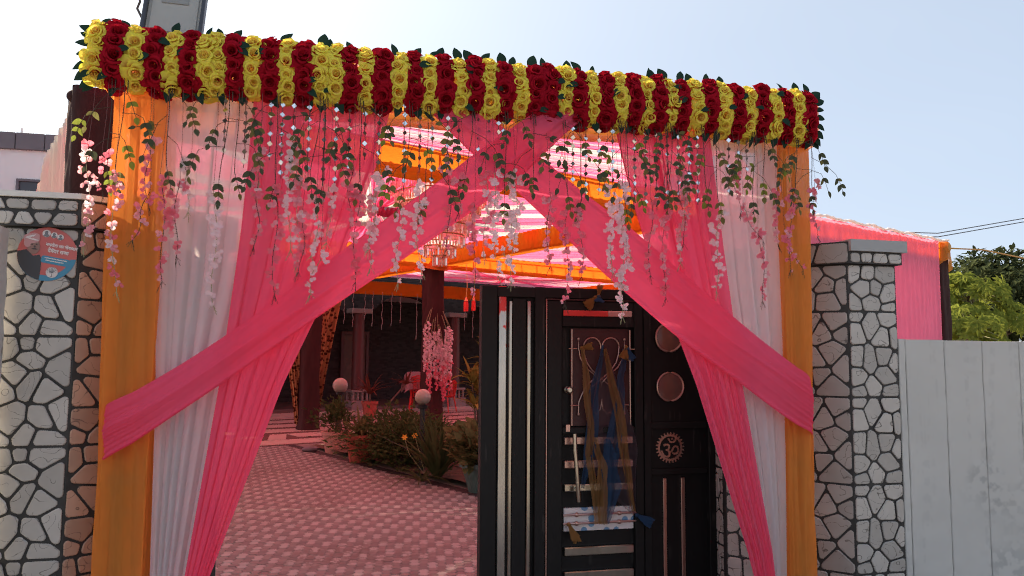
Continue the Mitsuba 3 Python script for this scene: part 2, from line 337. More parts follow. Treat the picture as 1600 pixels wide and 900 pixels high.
# ------------------------------------------------------------------ rubble-patterned pillars and splayed walls
def rubble(w, h, nx, ny, seed):
    """rounded stones of one tile, gaps between; list of outlines"""
    r = np.random.default_rng(seed)
    pts = np.array([[(i + .5 + .5 * (j % 2) - .25 + r.uniform(-.44, .44)) * w / nx, (j + .5 + r.uniform(-.44, .44)) * h / ny] for j in range(ny) for i in range(nx)])
    pts = np.clip(pts, [0.02 * w, .02 * h], [.98 * w, .98 * h])
    allp = np.vstack([pts, pts * [-1, 1], pts * [-1, 1] + [2 * w, 0], pts * [1, -1], pts * [1, -1] + [0, 2 * h]])
    vo = Voronoi(allp); out = []
    for k in range(len(pts)):
        pg = Polygon(vo.vertices[vo.regions[vo.point_region[k]]])
        pg = pg.buffer(-0.0046)
        if pg.is_empty: continue
        pg = pg.buffer(-0.015).buffer(0.015, quad_segs=4) if pg.buffer(-0.015).area > 0.00005 else pg.buffer(-0.006).buffer(.006, quad_segs=3)
        if pg.is_empty: continue
        if pg.geom_type != 'Polygon': pg = max(pg.geoms, key=lambda x: x.area)
        pg = pg.simplify(0.0012)
        if pg.area > 2e-4: out.append(np.array(pg.exterior.coords[:-1]) if pg.exterior.is_ccw else np.array(pg.exterior.coords[:-1])[::-1])
    return out
def rubble_face(owner, o, u, w, z0, z1, seed, bsdf, nx, tile_h=.45, stone='stone'):
    """tiles of rubble stone stacked from z0 to z1 on the upright face through o along u (outward normal = u x z)"""
    ny = max(1, int(round(tile_h / .094)))
    rs = np.random.default_rng(seed); stone_ply = lambda s: mikit.ply(slab_poly(s, .0065, .0035), f'{bsdf}_{rs.integers(3)}')
    tile = [stone_ply(s) for s in rubble(w, tile_h, nx, ny, seed)]
    z = z0
    while z < z1 - .02:
        hh = min(tile_h, z1 - z)
        t = tile if hh > tile_h - .01 else [stone_ply(s) for s in rubble(w, hh, nx, max(1, round(hh / .094)), seed + 7)]
        M = frame(V(*o[:2], z), u, (0, 0, 1))
        for s in t:
            N = M.copy(); N[:3, 3] += M[:3, 2] * rs.uniform(-.0022, .0006); N[:3, :3] = N[:3, :3] @ np.array([[1, 0, 0], [0, 1, 0], [rs.uniform(-.012, .012), rs.uniform(-.012, .012), 1]]); put(stone, s, owner, N)
        z += hh
def prism(outline, z0, z1): return extrude(Polygon(outline), z1 - z0, z0)
# left pillar: front face x -1.32..-1.04 at y=0, then a wall splayed inwards to the gate opening
LP = thing('stone_pillar', 'black and white rubble stone gate pillar with round red sticker on it', 'pillar')
part(LP, 'core', prism([(-1.33, .001), (-1.04, .001), (-.50, .40), (-.53, .60), (-1.33, .60)], 0, 2.07), 'm_grout')
rubble_face(LP, (-1.33, 0), (1, 0, 0), .288, .27, 2.07, 3, 'm_stone', 3)
rubble_face(LP, (-1.04, 0), unit((.54, .40, 0)), .30, .27, 2.07, 11, 'm_stone_bounce_orange', 3)
part(LP, 'cap', prism([(-1.36, -.03), (-1.035, -.03), (-.46, .39), (-.5, .63), (-1.36, .63)], 2.072, 2.19), 'm_grout')
rubble_face(LP, (-1.36, -.031), (1, 0, 0), .322, 2.074, 2.135, 21, 'm_stone', 4, .061)
rubble_face(LP, (-1.36, -.031), (1, 0, 0), .322, 2.137, 2.188, 26, 'm_stone', 4, .051)
rubble_face(LP, (-1.035, -.031), unit((.575, .42, 0)), .32, 2.074, 2.188, 23, 'm_stone_bounce_orange', 3, .114)
part(LP, 'coping', prism([(-1.375, -.045), (-1.03, -.045), (-.455, .385), (-.49, .645), (-1.375, .645)], 2.192, 2.215), 'm_coping')
RP = thing('stone_pillar', 'black and white rubble stone gate pillar with grey concrete cap beside white boundary wall', 'pillar')
part(RP, 'core', prism([(2.65, .001), (2.945, .001), (2.945, .62), (2.24, .62), (2.19, .49)], 0, 2.05), 'm_grout')
rubble_face(RP, (2.65, 0), (1, 0, 0), .293, 0.0, 2.05, 31, 'm_stone', 3)
rubble_face(RP, (2.65 - .46 * 1.0, .49), unit((.46, -.49, 0)), .335, 0.0, 2.05, 37, 'm_stone_bounce_pink', 3)
rubble_face(RP, (2.65 - .46 * .5, .245), unit((.46, -.49, 0)), .334, 0.0, 2.05, 37, 'm_stone_bounce_pink', 3)
part(RP, 'cap', prism([(2.645, -.03), (2.965, -.03), (2.965, .64), (2.22, .64), (2.16, .49)], 2.052, 2.115), 'm_grout')
rubble_face(RP, (2.645, -.031), (1, 0, 0), .318, 2.053, 2.113, 41, 'm_stone', 4, .06)
rubble_face(RP, (2.645 - .243, .2275), unit((.243, -.2605, 0)), .35, 2.053, 2.165, 43, 'm_stone_bounce_pink', 3, .112)
part(RP, 'coping', prism([(2.64, -.05), (2.985, -.05), (2.985, .66), (2.66, .66)], 2.117, 2.178), 'm_cap')
part(RP, 'coping', prism([(2.638, -.03), (2.638, .66), (2.2, .64), (2.15, .49)], 2.117, 2.168), 'm_grout')
GP = thing('gate_post', 'narrow stone patterned gate post at the hinge side of the black gate', 'post')
part(GP, 'core', prism([(2.285, .6201), (2.75, .6201), (2.75, 1.05), (2.285, 1.05)], 0, 2.05), 'm_grout')
rubble_face(GP, (2.284, .86), (0, -1, 0), .24, 0, 2.05, 51, 'm_stone_bounce_pink', 2)
# ------------------------------------------------------------------ boundary walls
BW = thing('boundary_wall', 'white painted boundary wall of upright boards with dark joints, beside grey capped pillar', 'wall')
rr = np.random.default_rng(9)
part(BW, 'backing', bx(2.946, 16, .012, .16, 0, 1.645), 'm_grout')
x = 2.948; first = True
while x < 6.5:
    w = .045 if first else .2455; first = False
    n = 24
    zz = np.linspace(0.001, 1.655 + rr.uniform(-.004, .004), n)
    jl, jr = rr.normal(0, .0011, n), rr.normal(0, .0011, n)
    front = np.stack([np.stack([x + .0018 + jl, 0 * zz + .004, zz], 1), np.stack([x + .005 + jl, 0 * zz, zz], 1), np.stack([x + w - .005 + jr, 0 * zz, zz], 1), np.stack([x + w - .0018 + jr, 0 * zz + .004, zz], 1)], 1)
    back = front[:, ::-1].copy(); back[..., 1] += .012
    v, f = grid(np.concatenate([front, back], 1), True)
    top = np.arange(8) + (n - 1) * 8
    f = np.vstack([f, [[top[0], top[k], top[k + 1]] for k in range(1, 7)]])
    part(BW, 'board', (v, f), 'm_wall')
    x += w
part(BW, 'board', bx(x, 16, .0, .011, 0, 1.655), 'm_wall')
part(BW, 'coping', bx(2.948, 16, .006, .17, 1.6455, 1.653), 'm_coping')
OW = thing('old_wall', 'old white wall end with flaking paint in front of left stone pillar', 'wall')
zz = np.linspace(0, 2.05, 40); n_ = meshkit.fbm(np.stack([zz * 5, zz * 0, zz * 0], 1), 3) - .5
P = np.stack([np.stack([-1.287 + .03 * n_, 0 * zz - .16, zz], 1), np.stack([-1.280 + .03 * n_, 0 * zz - .14, zz], 1), np.stack([-1.284 + .02 * n_, 0 * zz - .055, zz], 1), np.stack([-3.5 + 0 * zz, 0 * zz - .055, zz], 1), np.stack([-3.5 + 0 * zz, 0 * zz - .16, zz], 1)], 1)
v, f = grid(P[:, ::-1], True); t_ = np.arange(5) + 39 * 5
part(OW, 'wall_body', (v, np.vstack([f, [[t_[0], t_[1], t_[2]], [t_[0], t_[2], t_[3]], [t_[0], t_[3], t_[4]]]])), 'm_peel')
# ------------------------------------------------------------------ round sticker on the left pillar
SG = thing('round_sticker', 'round red and blue political sticker with turbaned portrait and lotus emblem on stone pillar', 'sticker')
SM = frame((-1.157, -.0085, 1.960), (1, 0, 0), (0, 0, 1)); R0 = .112
disc = Point(0, 0).buffer(R0, quad_segs=24)
def sp(name, poly, bsdf, lay): return part(SG, name, xf(extrude(poly, .0006, .0004 + lay * .0007), SM), bsdf)
part(SG, 'disc', xf(extrude(disc, .0012, -.001), SM), 'm_sign_red')
sp('blue_rim', disc.difference(Point(-.012, .012).buffer(.106, quad_segs=24)).intersection(rects(-.2, .2, -.2, -.02)), 'm_sign_blue', 0)
sp('blue_rim', disc.buffer(-.001).intersection(Polygon([(-.035, -.2), (-.038, -.085), (.02, -.09), (.04, -.2)])), 'm_sign_blue', 0)
sp('portrait_coat', disc.buffer(-.001).intersection(Polygon([(-.2, .005), (-.098, .012), (-.078, .018), (-.052, -.008), (-.028, -.004), (-.02, -.02), (-.021, -.06), (-.034, -.2), (-.2, -.2)])), 'm_print_dark', 1)
ell = lambda x, y, a, b, r=0: affinity.rotate(affinity.scale(Point(x, y).buffer(1, quad_segs=8), a, b), r)
sp('portrait_neck', Polygon([(-.075, .02), (-.046, .02), (-.05, -.004), (-.066, .004)]), 'm_print_skin', 1)
sp('portrait_face', ell(-.052, .032, .024, .033, 10), 'm_print_skin', 2)
sp('portrait_turban', ell(-.06, .064, .031, .02, -8).union(ell(-.074, .046, .014, .02)).union(ell(-.05, .075, .02, .012)), 'm_print_turban', 3)
sp('portrait_turban_fold', ell(-.064, .072, .02, .0035, 18).union(ell(-.054, .06, .022, .003, -12)), 'm_print_white', 4)
sp('portrait_moustache', ell(-.047, .02, .011, .003, -6).union(ell(-.058, .039, .005, .002)).union(ell(-.04, .039, .005, .002)).union(ell(-.047, .029, .003, .005)), 'm_print_hair', 4)
for cx, cy, r in ((-.006, .086, .0155), (.023, .08, .0125), (.047, .072, .0125)):
    sp('small_portrait', Point(cx, cy).buffer(r, quad_segs=8), 'm_print_white', 1)
    sp('small_portrait_head', ell(cx, cy + .003, r * .42, r * .55).union(ell(cx, cy - r * .55, r * .75, r * .36)), 'm_print_grey', 2)
def glyphs(txt):
    out = []
    for pg in txt.split('|'):
        rings = [[tuple(map(float, p.split(','))) for p in r.split(' ')] for r in pg.split(';')]
        out.append(Polygon(rings[0], rings[1:]).buffer(0))
    return out
L1 = "328,51 329,61 367,61 363,71 359,72 353,70 351,72 349,80 353,83 365,83 369,81 374,76 381,61 548,61 550,59 550,51 543,49 543,41 540,34 532,27 548,11 542,4 537,5 514,30 514,39 517,42 526,42 529,40 530,49 510,49 509,8 507,5 498,5 496,7 496,49 483,49 482,36 467,35 463,30 464,25 467,23 472,23 473,28 476,30 484,30 489,26 490,18 487,14 491,8 491,4 482,0 475,11 460,13 454,18 451,24 451,35 455,42 462,46 470,47 470,49 447,49 446,8 444,5 435,5 433,7 433,49 426,49 425,6 414,5 413,16 395,16 386,26 386,37 388,41 399,49 382,49 380,5 369,6 368,26 352,26 364,13 364,9 359,4 356,4 340,19 331,33 331,38 334,42 345,42 345,49 330,49;398,33 402,26 409,27 413,30 413,36 400,36;358,49 357,37 368,38 368,49|225,51 226,61 312,61 314,59 314,51 306,48 305,6 295,5 293,7 293,49 267,49 267,43 279,43 287,36 287,17 281,8 272,12 271,15 276,25 276,30 272,32 267,28 267,6 256,5 255,16 240,15 234,18 230,23 229,37 236,46 241,49 227,49;242,29 245,26 251,27 255,30 255,35 249,37 243,36 241,34|0,51 1,61 128,61 124,71 120,72 114,70 112,72 110,81 113,83 126,83 130,81 136,74 140,61 209,61 211,59 211,51 203,49 203,8 201,5 192,5 190,7 190,49 179,49 178,33 164,32 159,27 160,20 164,17 175,17 181,21 185,20 187,10 175,5 157,7 150,13 147,19 148,34 155,41 166,44 165,49 142,49 142,8 140,5 131,5 129,7 129,49 122,49 122,41 119,34 111,27 127,12 121,4 118,4 97,24 92,33 92,37 96,42 108,40 109,49 88,49 88,7 86,5 77,5 75,8 75,49 67,49 67,25 64,20 58,19 49,26 47,31 48,37 54,40 54,49 43,49 43,6 32,5 31,29 23,29 20,21 12,20 3,30 3,36 7,40 31,40 31,49 2,49"
L2 = "182,51 183,61 320,61 322,59 322,51 314,49 314,8 312,5 303,5 301,7 301,49 293,49 293,7 291,5 282,5 280,7 279,49 276,49 275,26 271,20 265,17 253,17 245,23 242,32 242,49 235,49 235,8 233,5 224,5 222,7 222,49 215,49 215,41 212,34 204,27 220,12 214,4 211,4 190,24 185,33 185,37 189,42 201,40 202,49 184,49;255,31 259,28 263,30 263,49 255,49|0,51 1,61 27,61 23,71 19,72 13,70 11,72 9,80 13,83 25,83 29,81 34,76 41,61 71,61 67,71 63,72 57,70 53,78 54,82 57,83 69,83 75,78 81,78 85,75 86,68 83,64 84,61 166,61 168,59 168,51 161,49 161,41 158,34 150,27 166,11 160,4 155,5 132,30 132,39 135,42 144,42 147,40 148,49 122,49 121,36 106,35 102,30 103,25 106,23 111,23 112,28 115,30 123,30 128,26 129,18 126,14 130,8 130,4 121,0 114,11 99,13 93,18 90,24 90,35 94,42 109,49 86,49 85,6 74,5 73,16 55,16 46,26 46,37 48,41 59,49 37,49 35,36 20,35 16,30 17,25 20,23 25,23 26,28 29,30 37,30 42,26 43,18 40,14 44,8 44,4 35,0 28,11 13,13 7,18 4,24 4,35 8,42 23,49 2,49;58,33 62,26 69,27 73,30 73,36 60,36"
OM = "6,8 0,22 5,23 12,10 17,6 23,5 28,8 27,17 23,21 18,21 17,25 26,28 27,35 22,38 11,35 9,41 14,43 26,43 32,39 34,30 29,23 31,20 36,21 43,33 49,37 60,36 64,32 66,25 65,17 61,11 57,9 46,9 40,13 43,17 53,14 59,19 59,28 54,32 50,31 41,17 34,15 34,5 27,0 12,2|24,59 30,61 35,52 42,50 50,55 52,62 58,60 55,51 47,45 36,45 32,47|37,60 44,62 45,56 39,55"
def lettering(txt, x, y, h, rot, name, lay):
    for gph in glyphs(txt):
        gph = affinity.rotate(affinity.scale(gph, h / 83, h / 83, origin=(0, 0)), rot, origin=(0, 0))
        sp(name, affinity.translate(gph, x, y), 'm_print_white', lay)
lettering(L1, -.008, .034, .0185, -9, 'lettering', 1)
lettering(L2, 0.0, .008, .021, -9, 'lettering', 1)
pill = affinity.rotate(rects(-.013, .079, -.020, -.008).buffer(.009), -10, origin=(.03, -.012))
sp('blue_band', affinity.translate(pill, 0, -.014), 'm_sign_blue', 1)
for row, n, y in ((0, 15, -.021), (1, 12, -.031)):
    for k in range(n):
        q = affinity.rotate(rects(-.010 + k * .0058 + row * .006, -.010 + k * .0058 + .0045 + row * .006, y - .0022, y + .0022), -10, origin=(.03, -.026)); sp('small_print', q, 'm_print_white', 2)
sp('emblem_disc', Point(.022, -.076).buffer(.0225, quad_segs=10), 'm_print_white', 2)
lotus = [affinity.rotate(ell(.022, -.066, .0045, .0115), a, origin=(.022, -.0765)) for a in (-72, -44, -20, 20, 44, 72, 0)]
for k, q in enumerate(lotus): sp('emblem_petal', q.difference(q.buffer(-.0014)), 'm_print_grey', 3)
sp('emblem_stem', rects(.021, .023, -.092, -.076).union(ell(.022, -.0925, .006, .0014)), 'm_print_grey', 4)

# ------------------------------------------------------------------ the wedding arch: frame, orange wraps
AR = thing('entrance_arch', 'square wedding entrance arch wrapped in orange cloth on a metal truss frame', 'arch')
def truss(p, q, w, key=AR):
    """square lattice truss between p and q"""
    p, q = V(*p), V(*q); d = unit(q - p); a = unit(np.cross(d, V(0, 1, 0) if abs(d[1]) < .9 else V(1, 0, 0))); b = np.cross(d, a); L = np.linalg.norm(q - p); ms = []
    for s, t in ((1, 1), (1, -1), (-1, -1), (-1, 1)): ms.append(tube([p + (a * s + b * t) * w / 2, q + (a * s + b * t) * w / 2], .011, 6))
    n = max(1, int(L / .42))
    for k in range(n + 1):
        c = p + d * L * k / n
        for (s, t), (s2, t2) in zip(((1, 1), (1, -1), (-1, -1), (-1, 1)), ((1, -1), (-1, -1), (-1, 1), (1, 1))):
            ms.append(tube([c + (a * s + b * t) * w / 2, c + (a * s2 + b * t2) * w / 2], .008, 5))
    return cat(ms)
def wrap_column(x0, x1, y0, y1, z0, z1, seed, flare=0.0):
    """cloth sleeve round a square truss with long soft creases"""
    n, m = 60, 96
    z = np.linspace(z0, z1, n)[:, None]; s = np.linspace(0, 4, m, endpoint=False)[None]
    c = [(x0, y0), (x1, y0), (x1, y1), (x0, y1), (x0, y0)]
    k = np.floor(s).astype(int); t = s - k
    t = np.clip((t - .5) * 1.06 + .5, 0, 1)
    cx = np.array([q[0] for q in c]); cy = np.array([q[1] for q in c])
    X = cx[k] * (1 - t) + cx[k + 1] * t + 0 * z; Y = cy[k] * (1 - t) + cy[k + 1] * t + 0 * z
    mx, my = (x0 + x1) / 2, (y0 + y1) / 2
    bulge = -0.03 * np.sin(np.pi * t) * np.sin(np.pi * (z - z0) / (z1 - z0)) * .5
    w = bulge + .014 * np.exp(-((s % 4 - .12 - .02 * np.sin(3 * z)) / .05) ** 2) - .012 * np.exp(-((s % 4 - .22 - .03 * np.sin(2 * z + seed)) / .06) ** 2) + 0.014 * rnd_noise(s / 4 + 0.05 * np.sin(z * 1.7 + seed), seed, 7, 2, 12) + 0.010 * rnd_noise(s / 4 + .05 * z, seed + 3, 7, 9, 34) + .006 * np.sin(2 * np.pi * (s * 2.1 + .55 * z + .2 * np.sin(2 * z))) * np.exp(-((z - 1.2 - .4 * s) / .6) ** 2)
    w = w * (0.5 + 0.5 * np.clip((z1 - z) * 1.2, 0, 1)) + flare * np.clip(1 - z / 2.2, 0, 1)
    L = np.hypot(X - mx, Y - my)
    X = mx + (X - mx) * (1 + w / L * 1.0); Y = my + (Y - my) * (1 + w / L)
    return grid(np.stack([X, Y, z + 0 * s], -1), True)
for i, (x0, x1) in enumerate(((-.918, -.712), (2.222, 2.388))):
    part(AR, 'column_wrap', wrap_column(x0, x1, -.075, .16, .0, 2.68, 3 + i * 5, -.028), 'm_orange', True)
    part(AR, 'column_truss', truss(((x0 + x1) / 2, .045, 0), ((x0 + x1) / 2, .045, 2.66), .085), 'm_truss')
    for z in (1.03, 1.98): part(AR, 'crossbar', bx(x0 + .03, x1 - .03, -.018, .004, z - .024, z + .022, .003), 'm_truss')
xs = np.linspace(-.96, 2.45, 160)
def beam_sheet():
    sec = V([-.078, 2.90], [-.082, 2.78], [-.078, 2.665], [.05, 2.655], [.172, 2.665], [.178, 2.78], [.172, 2.90])
    P = np.stack([np.repeat(xs[:, None], 7, 1), np.repeat(sec[None, :, 0], len(xs), 0), np.repeat(sec[None, :, 1], len(xs), 0)], -1)
    P[..., 2] += .006 * rnd_noise(xs / 3, 4, 6, 3, 14)[:, None] * (np.arange(7) > 1) * (np.arange(7) < 5)
    P[..., 1] += .004 * rnd_noise(xs / 3, 8, 6, 5, 30)[:, None]
    return grid(P)
part(AR, 'beam_wrap', beam_sheet(), 'm_orange', True)
part(AR, 'beam_truss', truss((-.95, .05, 2.78), (2.44, .05, 2.78), .16), 'm_truss')
# a knot of loose cloth that sticks up behind the flowers at each end
for x, z in ((-.935, 2.97), (2.36, 2.965)):
    u, v_ = np.meshgrid(np.linspace(0, 1, 9), np.linspace(0, 2 * np.pi, 16, endpoint=False), indexing='ij')
    r = .07 * (1 - u) ** .7 * (1 + .25 * np.sin(3 * v_ + 4 * u)) + .004
    part(AR, 'cloth_knot', grid(np.stack([x + r * np.cos(v_) + .05 * u, .08 + r * np.sin(v_), z - .07 + .1 * u + .012 * np.sin(5 * v_)], -1), True), 'm_orange', True)

# ------------------------------------------------------------------ curtains gathered to the sides
def curtain(edgeL, edgeR, seed, depth, folds, y0, zs=None, amp=1.0, ncol=260, nrow=70):
    """edgeL, edgeR: (z, x) polylines; folds run down the cloth and tighten where it is gathered"""
    z = np.linspace(2.74, 0.03, nrow)
    el = np.interp(-z, [-p[0] for p in edgeL], [p[1] for p in edgeL]); er = np.interp(-z, [-p[0] for p in edgeR], [p[1] for p in edgeR])
    s = np.linspace(0, 1, ncol)
    r = np.random.default_rng(seed)
    S = s[None] + 0 * z[:, None]; Z = z[:, None] + 0 * s[None]
    drop = (2.74 - Z) / 2.7
    ph = sum(r.uniform(.3, 1) * np.sin(2 * np.pi * (r.uniform(.5, 2.5) * S) + r.uniform(0, 6)) for _ in range(4)) * .35
    kn = np.r_[0, np.cumsum(r.uniform(.35, 1.9, folds))]; kn /= kn[-1]
    W0 = np.clip(S + .018 * np.sin(drop * 2.2 + 7 * S + seed) + .008 * np.sin(drop * 5 + 15 * S), 0, 1)
    base = np.interp(W0, kn, 2 * np.pi * np.arange(folds + 1))
    ampl = np.interp(W0, (kn[1:] + kn[:-1]) / 2, r.uniform(.45, 1.25, folds)) * (.8 + .3 * np.sin(drop * 3 + 11 * S + seed))
    f = ampl * np.sin(base + .7 * np.sin(base + seed))
    f2 = .16 * np.sin(base * 2.3 + 1.3 + drop * 1.5) * np.sin(2 * np.pi * S * 1.7 + seed) + .05 * np.sin(base * 4.1 + drop * 2 + 9 * S)
    A = amp * depth * (1 - .35 * drop)
    Y = y0 + A * (f + f2)
    W = (er - el)[:, None]
    X = el[:, None] + S * W + .26 * ampl * np.cos(base + .4) * W / folds
    return grid(np.stack([X, Y, Z], -1))
def k(p): return p
wl = [(2.74, -.775), (1.42, -.715), (.62, -.70), (0, -.69)]
wr = [(2.74, -.16), (1.9, -.27), (1.42, -.40), (.62, -.54), (0, -.62)]
pl_ = [(2.74, -.36), (2.1, -.395), (1.42, -.455), (.62, -.56), (0, -.645)]
pr_ = [(2.74, .235), (2.4, .165), (1.9, .005), (1.42, -.20), (.62, -.468), (0, -.63)]
C1 = put('white_curtain', mikit.ply(curtain(wl, wr, 2, .015, 7, -.035), 'm_white_cloth', True)); say(C1, 'sheer white curtain beside the left orange column, partly behind pink curtain', 'curtain')
C2 = put('pink_curtain', mikit.ply(curtain(pl_, pr_, 5, .014, 8, -.085), 'm_pink', True)); say(C2, 'sheer pink curtain swept to the left side of the entrance arch', 'curtain')
wl = [(2.74, 1.70), (1.9, 1.83), (1.42, 1.94), (.62, 2.09), (0, 2.16)]
wr = [(2.74, 2.25), (1.42, 2.232), (.62, 2.222), (0, 2.215)]
pl_ = [(2.74, 1.30), (2.3, 1.405), (1.9, 1.53), (1.42, 1.725), (.62, 1.985), (0, 2.15)]
pr_ = [(2.74, 1.80), (2.1, 1.87), (1.42, 1.965), (.62, 2.115), (0, 2.19)]
C3 = put('white_curtain', mikit.ply(curtain(wl, wr, 12, .014, 6, -.035), 'm_white_cloth', True)); say(C3, 'sheer white curtain beside the right orange column, partly behind pink curtain', 'curtain')
C4 = put('pink_curtain', mikit.ply(curtain(pl_, pr_, 15, .013, 7, -.085), 'm_pink', True)); say(C4, 'sheer pink curtain swept to the right side of the entrance arch', 'curtain')

# ------------------------------------------------------------------ the two crossed sashes
def sash(upper, lower, seed, y_end, y_mid, folds=5, side=-1):
    """upper, lower: (x, z) polylines of the band's edges, matched point by point"""
    n, m = 110, 44
    U, L = np.array(upper, float), np.array(lower, float)
    d = np.r_[0, np.cumsum(np.linalg.norm(np.diff((U + L) / 2, axis=0), axis=1))]; d /= d[-1]
    t = np.linspace(0, 1, n)
    from scipy.interpolate import PchipInterpolator as PI
    u, l = PI(d, U)(t), PI(d, L)(t)
    s = np.linspace(0, 1, m)
    Q = l[:, None] * (1 - s[None, :, None]) + u[:, None] * s[None, :, None]
    S, T = np.meshgrid(s, t); r = np.random.default_rng(seed)
    pinch = np.interp(T, [0, .1, .5, .9, 1], [1.25, .95, .6, .7, 1.1])
    fold = 0
    for k_ in range(folds):
        c, w, fan = r.uniform(.05, .95), r.uniform(.03, .085), r.uniform(-.3, .3)
        fold = fold + r.uniform(.004, .011) * np.exp(-((S - c - fan * (T - .5)) / w) ** 2) * (.7 + .3 * np.sin(6 * T + r.uniform(0, 6)))
    fine = .0011 * np.sin(2 * np.pi * (S * 6 + 1.1 * np.sin(2.4 * T + seed) + .5 * T)) * np.sin(3 * T + 2 * S + seed) + .0035 * np.exp(-T / .09) * np.sin(2 * np.pi * (S * 11 + .5 * np.sin(7 * S + seed)))
    hem = .010 * np.exp(-((S - .03) / .035) ** 2) + .007 * np.exp(-((S - .98) / .03) ** 2)
    y = np.interp(T, [0, .12, .5, .85, 1], [y_end, y_end - .01, y_mid, y_mid, y_mid]) - (fold + fine) * pinch - hem - .022 * np.sin(np.pi * S)
    wrap = np.clip(1 - T / .055, 0, 1)
    y = y + .10 * wrap ** 2.5 - .012 * np.clip(1 - T / .25, 0, 1); Q[..., 0] += side * .022 * np.sin(wrap * np.pi / 2)
    sag = -.010 * rnd_noise(T * 1.3 + S * .3, seed, 5, .5, 3) - .012 * np.sin(np.pi * T)
    return grid(np.stack([Q[..., 0], y, Q[..., 1] + sag], -1))
sL = sash([(-.893, 1.33), (-.556, 1.545), (-.109, 1.898), (.5, 2.388), (.598, 2.468), (.86, 2.66), (.97, 2.74)], [(-.885, 1.10), (-.55, 1.352), (-.115, 1.682), (.675, 2.262), (.785, 2.344), (1.10, 2.65), (1.22, 2.74)], 3, -.10, -.135)
sR = sash([(2.372, 1.425), (2.0, 1.70), (1.428, 2.138), (.955, 2.474), (.70, 2.66), (.60, 2.74)], [(2.375, 1.155), (1.98, 1.405), (1.424, 1.812), (.788, 2.340), (.60, 2.49), (.33, 2.74)], 9, -.10, -.115, 4, 1)
k1 = put('crossed_sash', mikit.ply(sL, 'm_pink_sash', True)); say(k1, 'broad pink sash rising from the left orange column to the top centre', 'sash')
k2 = put('crossed_sash', mikit.ply(sR, 'm_pink_sash', True)); say(k2, 'broad pink sash falling from the top centre to the right orange column', 'sash')

# ------------------------------------------------------------------ roses
def rose(seed, yellow):
    """a double rose about 1 unit across facing +z"""
    r = np.random.default_rng(seed); V_, F_, C_, o = [], [], [], 0
    def add(P, v, u):
        nonlocal o
        vv, ff = grid(P); V_.append(vv); F_.append(ff + o); o += len(vv)
        if yellow:
            e = np.clip(1.25 * v + .25 * np.abs(u) ** 3 - .2, 0, 1)[..., None] ** 1.4
            C_.append((np.array([.82, .48, .18]) * (1 - e) + np.array([.83, .79, .095]) * e).reshape(-1, 3))
    # the bud: one rolled petal
    th, v = np.meshgrid(np.linspace(0, 3.6 * np.pi, 30), np.linspace(0, 1, 4), indexing='ij')
    rad = (.012 + .0135 * th) * (.75 + .35 * v ** 2); add(np.stack([rad * np.cos(th + seed), rad * np.sin(th + seed), .10 + .36 * v - .010 * th * v + .012 * np.sin(3 * th) * v], -1), v * .8, 0 * v)
    rings = [(3, .20, .42, .05, 1.25), (4, .27, .36, .09, 1.15), (5, .36, .25, .14, 1.05), (5, .46, .12, .16, 1.1)]
    for ri, (n, rad, top, lip, wid) in enumerate(rings):
        for q in range(n):
            ph = 2 * np.pi * (q + .5 * (ri % 2)) / n + r.uniform(-.3, .3) + seed; rs = rad * r.uniform(.88, 1.15); tp_ = top * r.uniform(.85, 1.12); lp = lip * r.uniform(.5, 1.5)
            u, v = np.meshgrid(np.linspace(-1, 1, 8), np.linspace(0, 1, 6), indexing='ij')
            ang = ph + u * wid * (np.pi / n) * (.55 + .55 * np.sin(np.pi * np.clip(v * .8, 0, 1)))
            edge = 1 - .20 * np.abs(u) ** 2.5
            vv_ = v * edge
            rho = rs * (.30 + .72 * vv_ ** .6) + lp * np.clip((vv_ - .6) / .4, 0, 1) ** 1.6 * .8
            z = tp_ * np.sin(np.clip(vv_ * 1.15, 0, 1) * np.pi * .5) - lp * .75 * np.clip((vv_ - .68) / .32, 0, 1) ** 2 + .014 * np.sin(4.5 * u + 7 * q + seed) * v
            add(np.stack([rho * np.cos(ang), rho * np.sin(ang), z], -1), v, u)
    return np.vstack(V_), np.vstack(F_), (np.vstack(C_) if yellow else None)
ROSE = {}
for kind, yellow in (('red', False), ('yellow', True)):
    ROSE[kind] = []
    for s in range(5):
        v, f, c = rose(40 + s + 10 * yellow, yellow)
        ROSE[kind].append(mikit.ply((v, f), 'm_rose_' + kind, True, color=c) if yellow else mikit.ply((v, f), 'm_rose_red', True))
def leaf_mesh(w=.5, fold=.18, bend=.2, n=7):
    """leaf from (0,0,0) to (0,1,0), unit length"""
    t = np.linspace(0, 1, n); half = w * .5 * np.sin(np.pi * t ** .8) ** .9
    half[0] = half[-1] = .004
    P = np.stack([np.stack([-half, t, fold * half / .25 * .5 - bend * t ** 2], 1), np.stack([0 * t, t, -bend * t ** 2], 1), np.stack([half, t, fold * half / .25 * .5 - bend * t ** 2], 1)], 1)
    return grid(P)
LEAFM = [leaf_mesh(.52, .2, .15), leaf_mesh(.42, .3, .3), leaf_mesh(.46, .1, -.1)]
ROSELEAF = [mikit.ply(leaf_mesh(.62, .25, .2), 'm_leaf_dark', True), mikit.ply(leaf_mesh(.5, .3, .35), 'm_leaf_dark', True)]
def rnd_rot(r): 
    q = unit(r.normal(size=4)); w, x, y, z = q
    return np.array([[1 - 2 * (y * y + z * z), 2 * (x * y - z * w), 2 * (x * z + y * w)], [2 * (x * y + z * w), 1 - 2 * (x * x + z * z), 2 * (y * z - x * w)], [2 * (x * z - y * w), 2 * (y * z + x * w), 1 - 2 * (x * x + y * y)]])
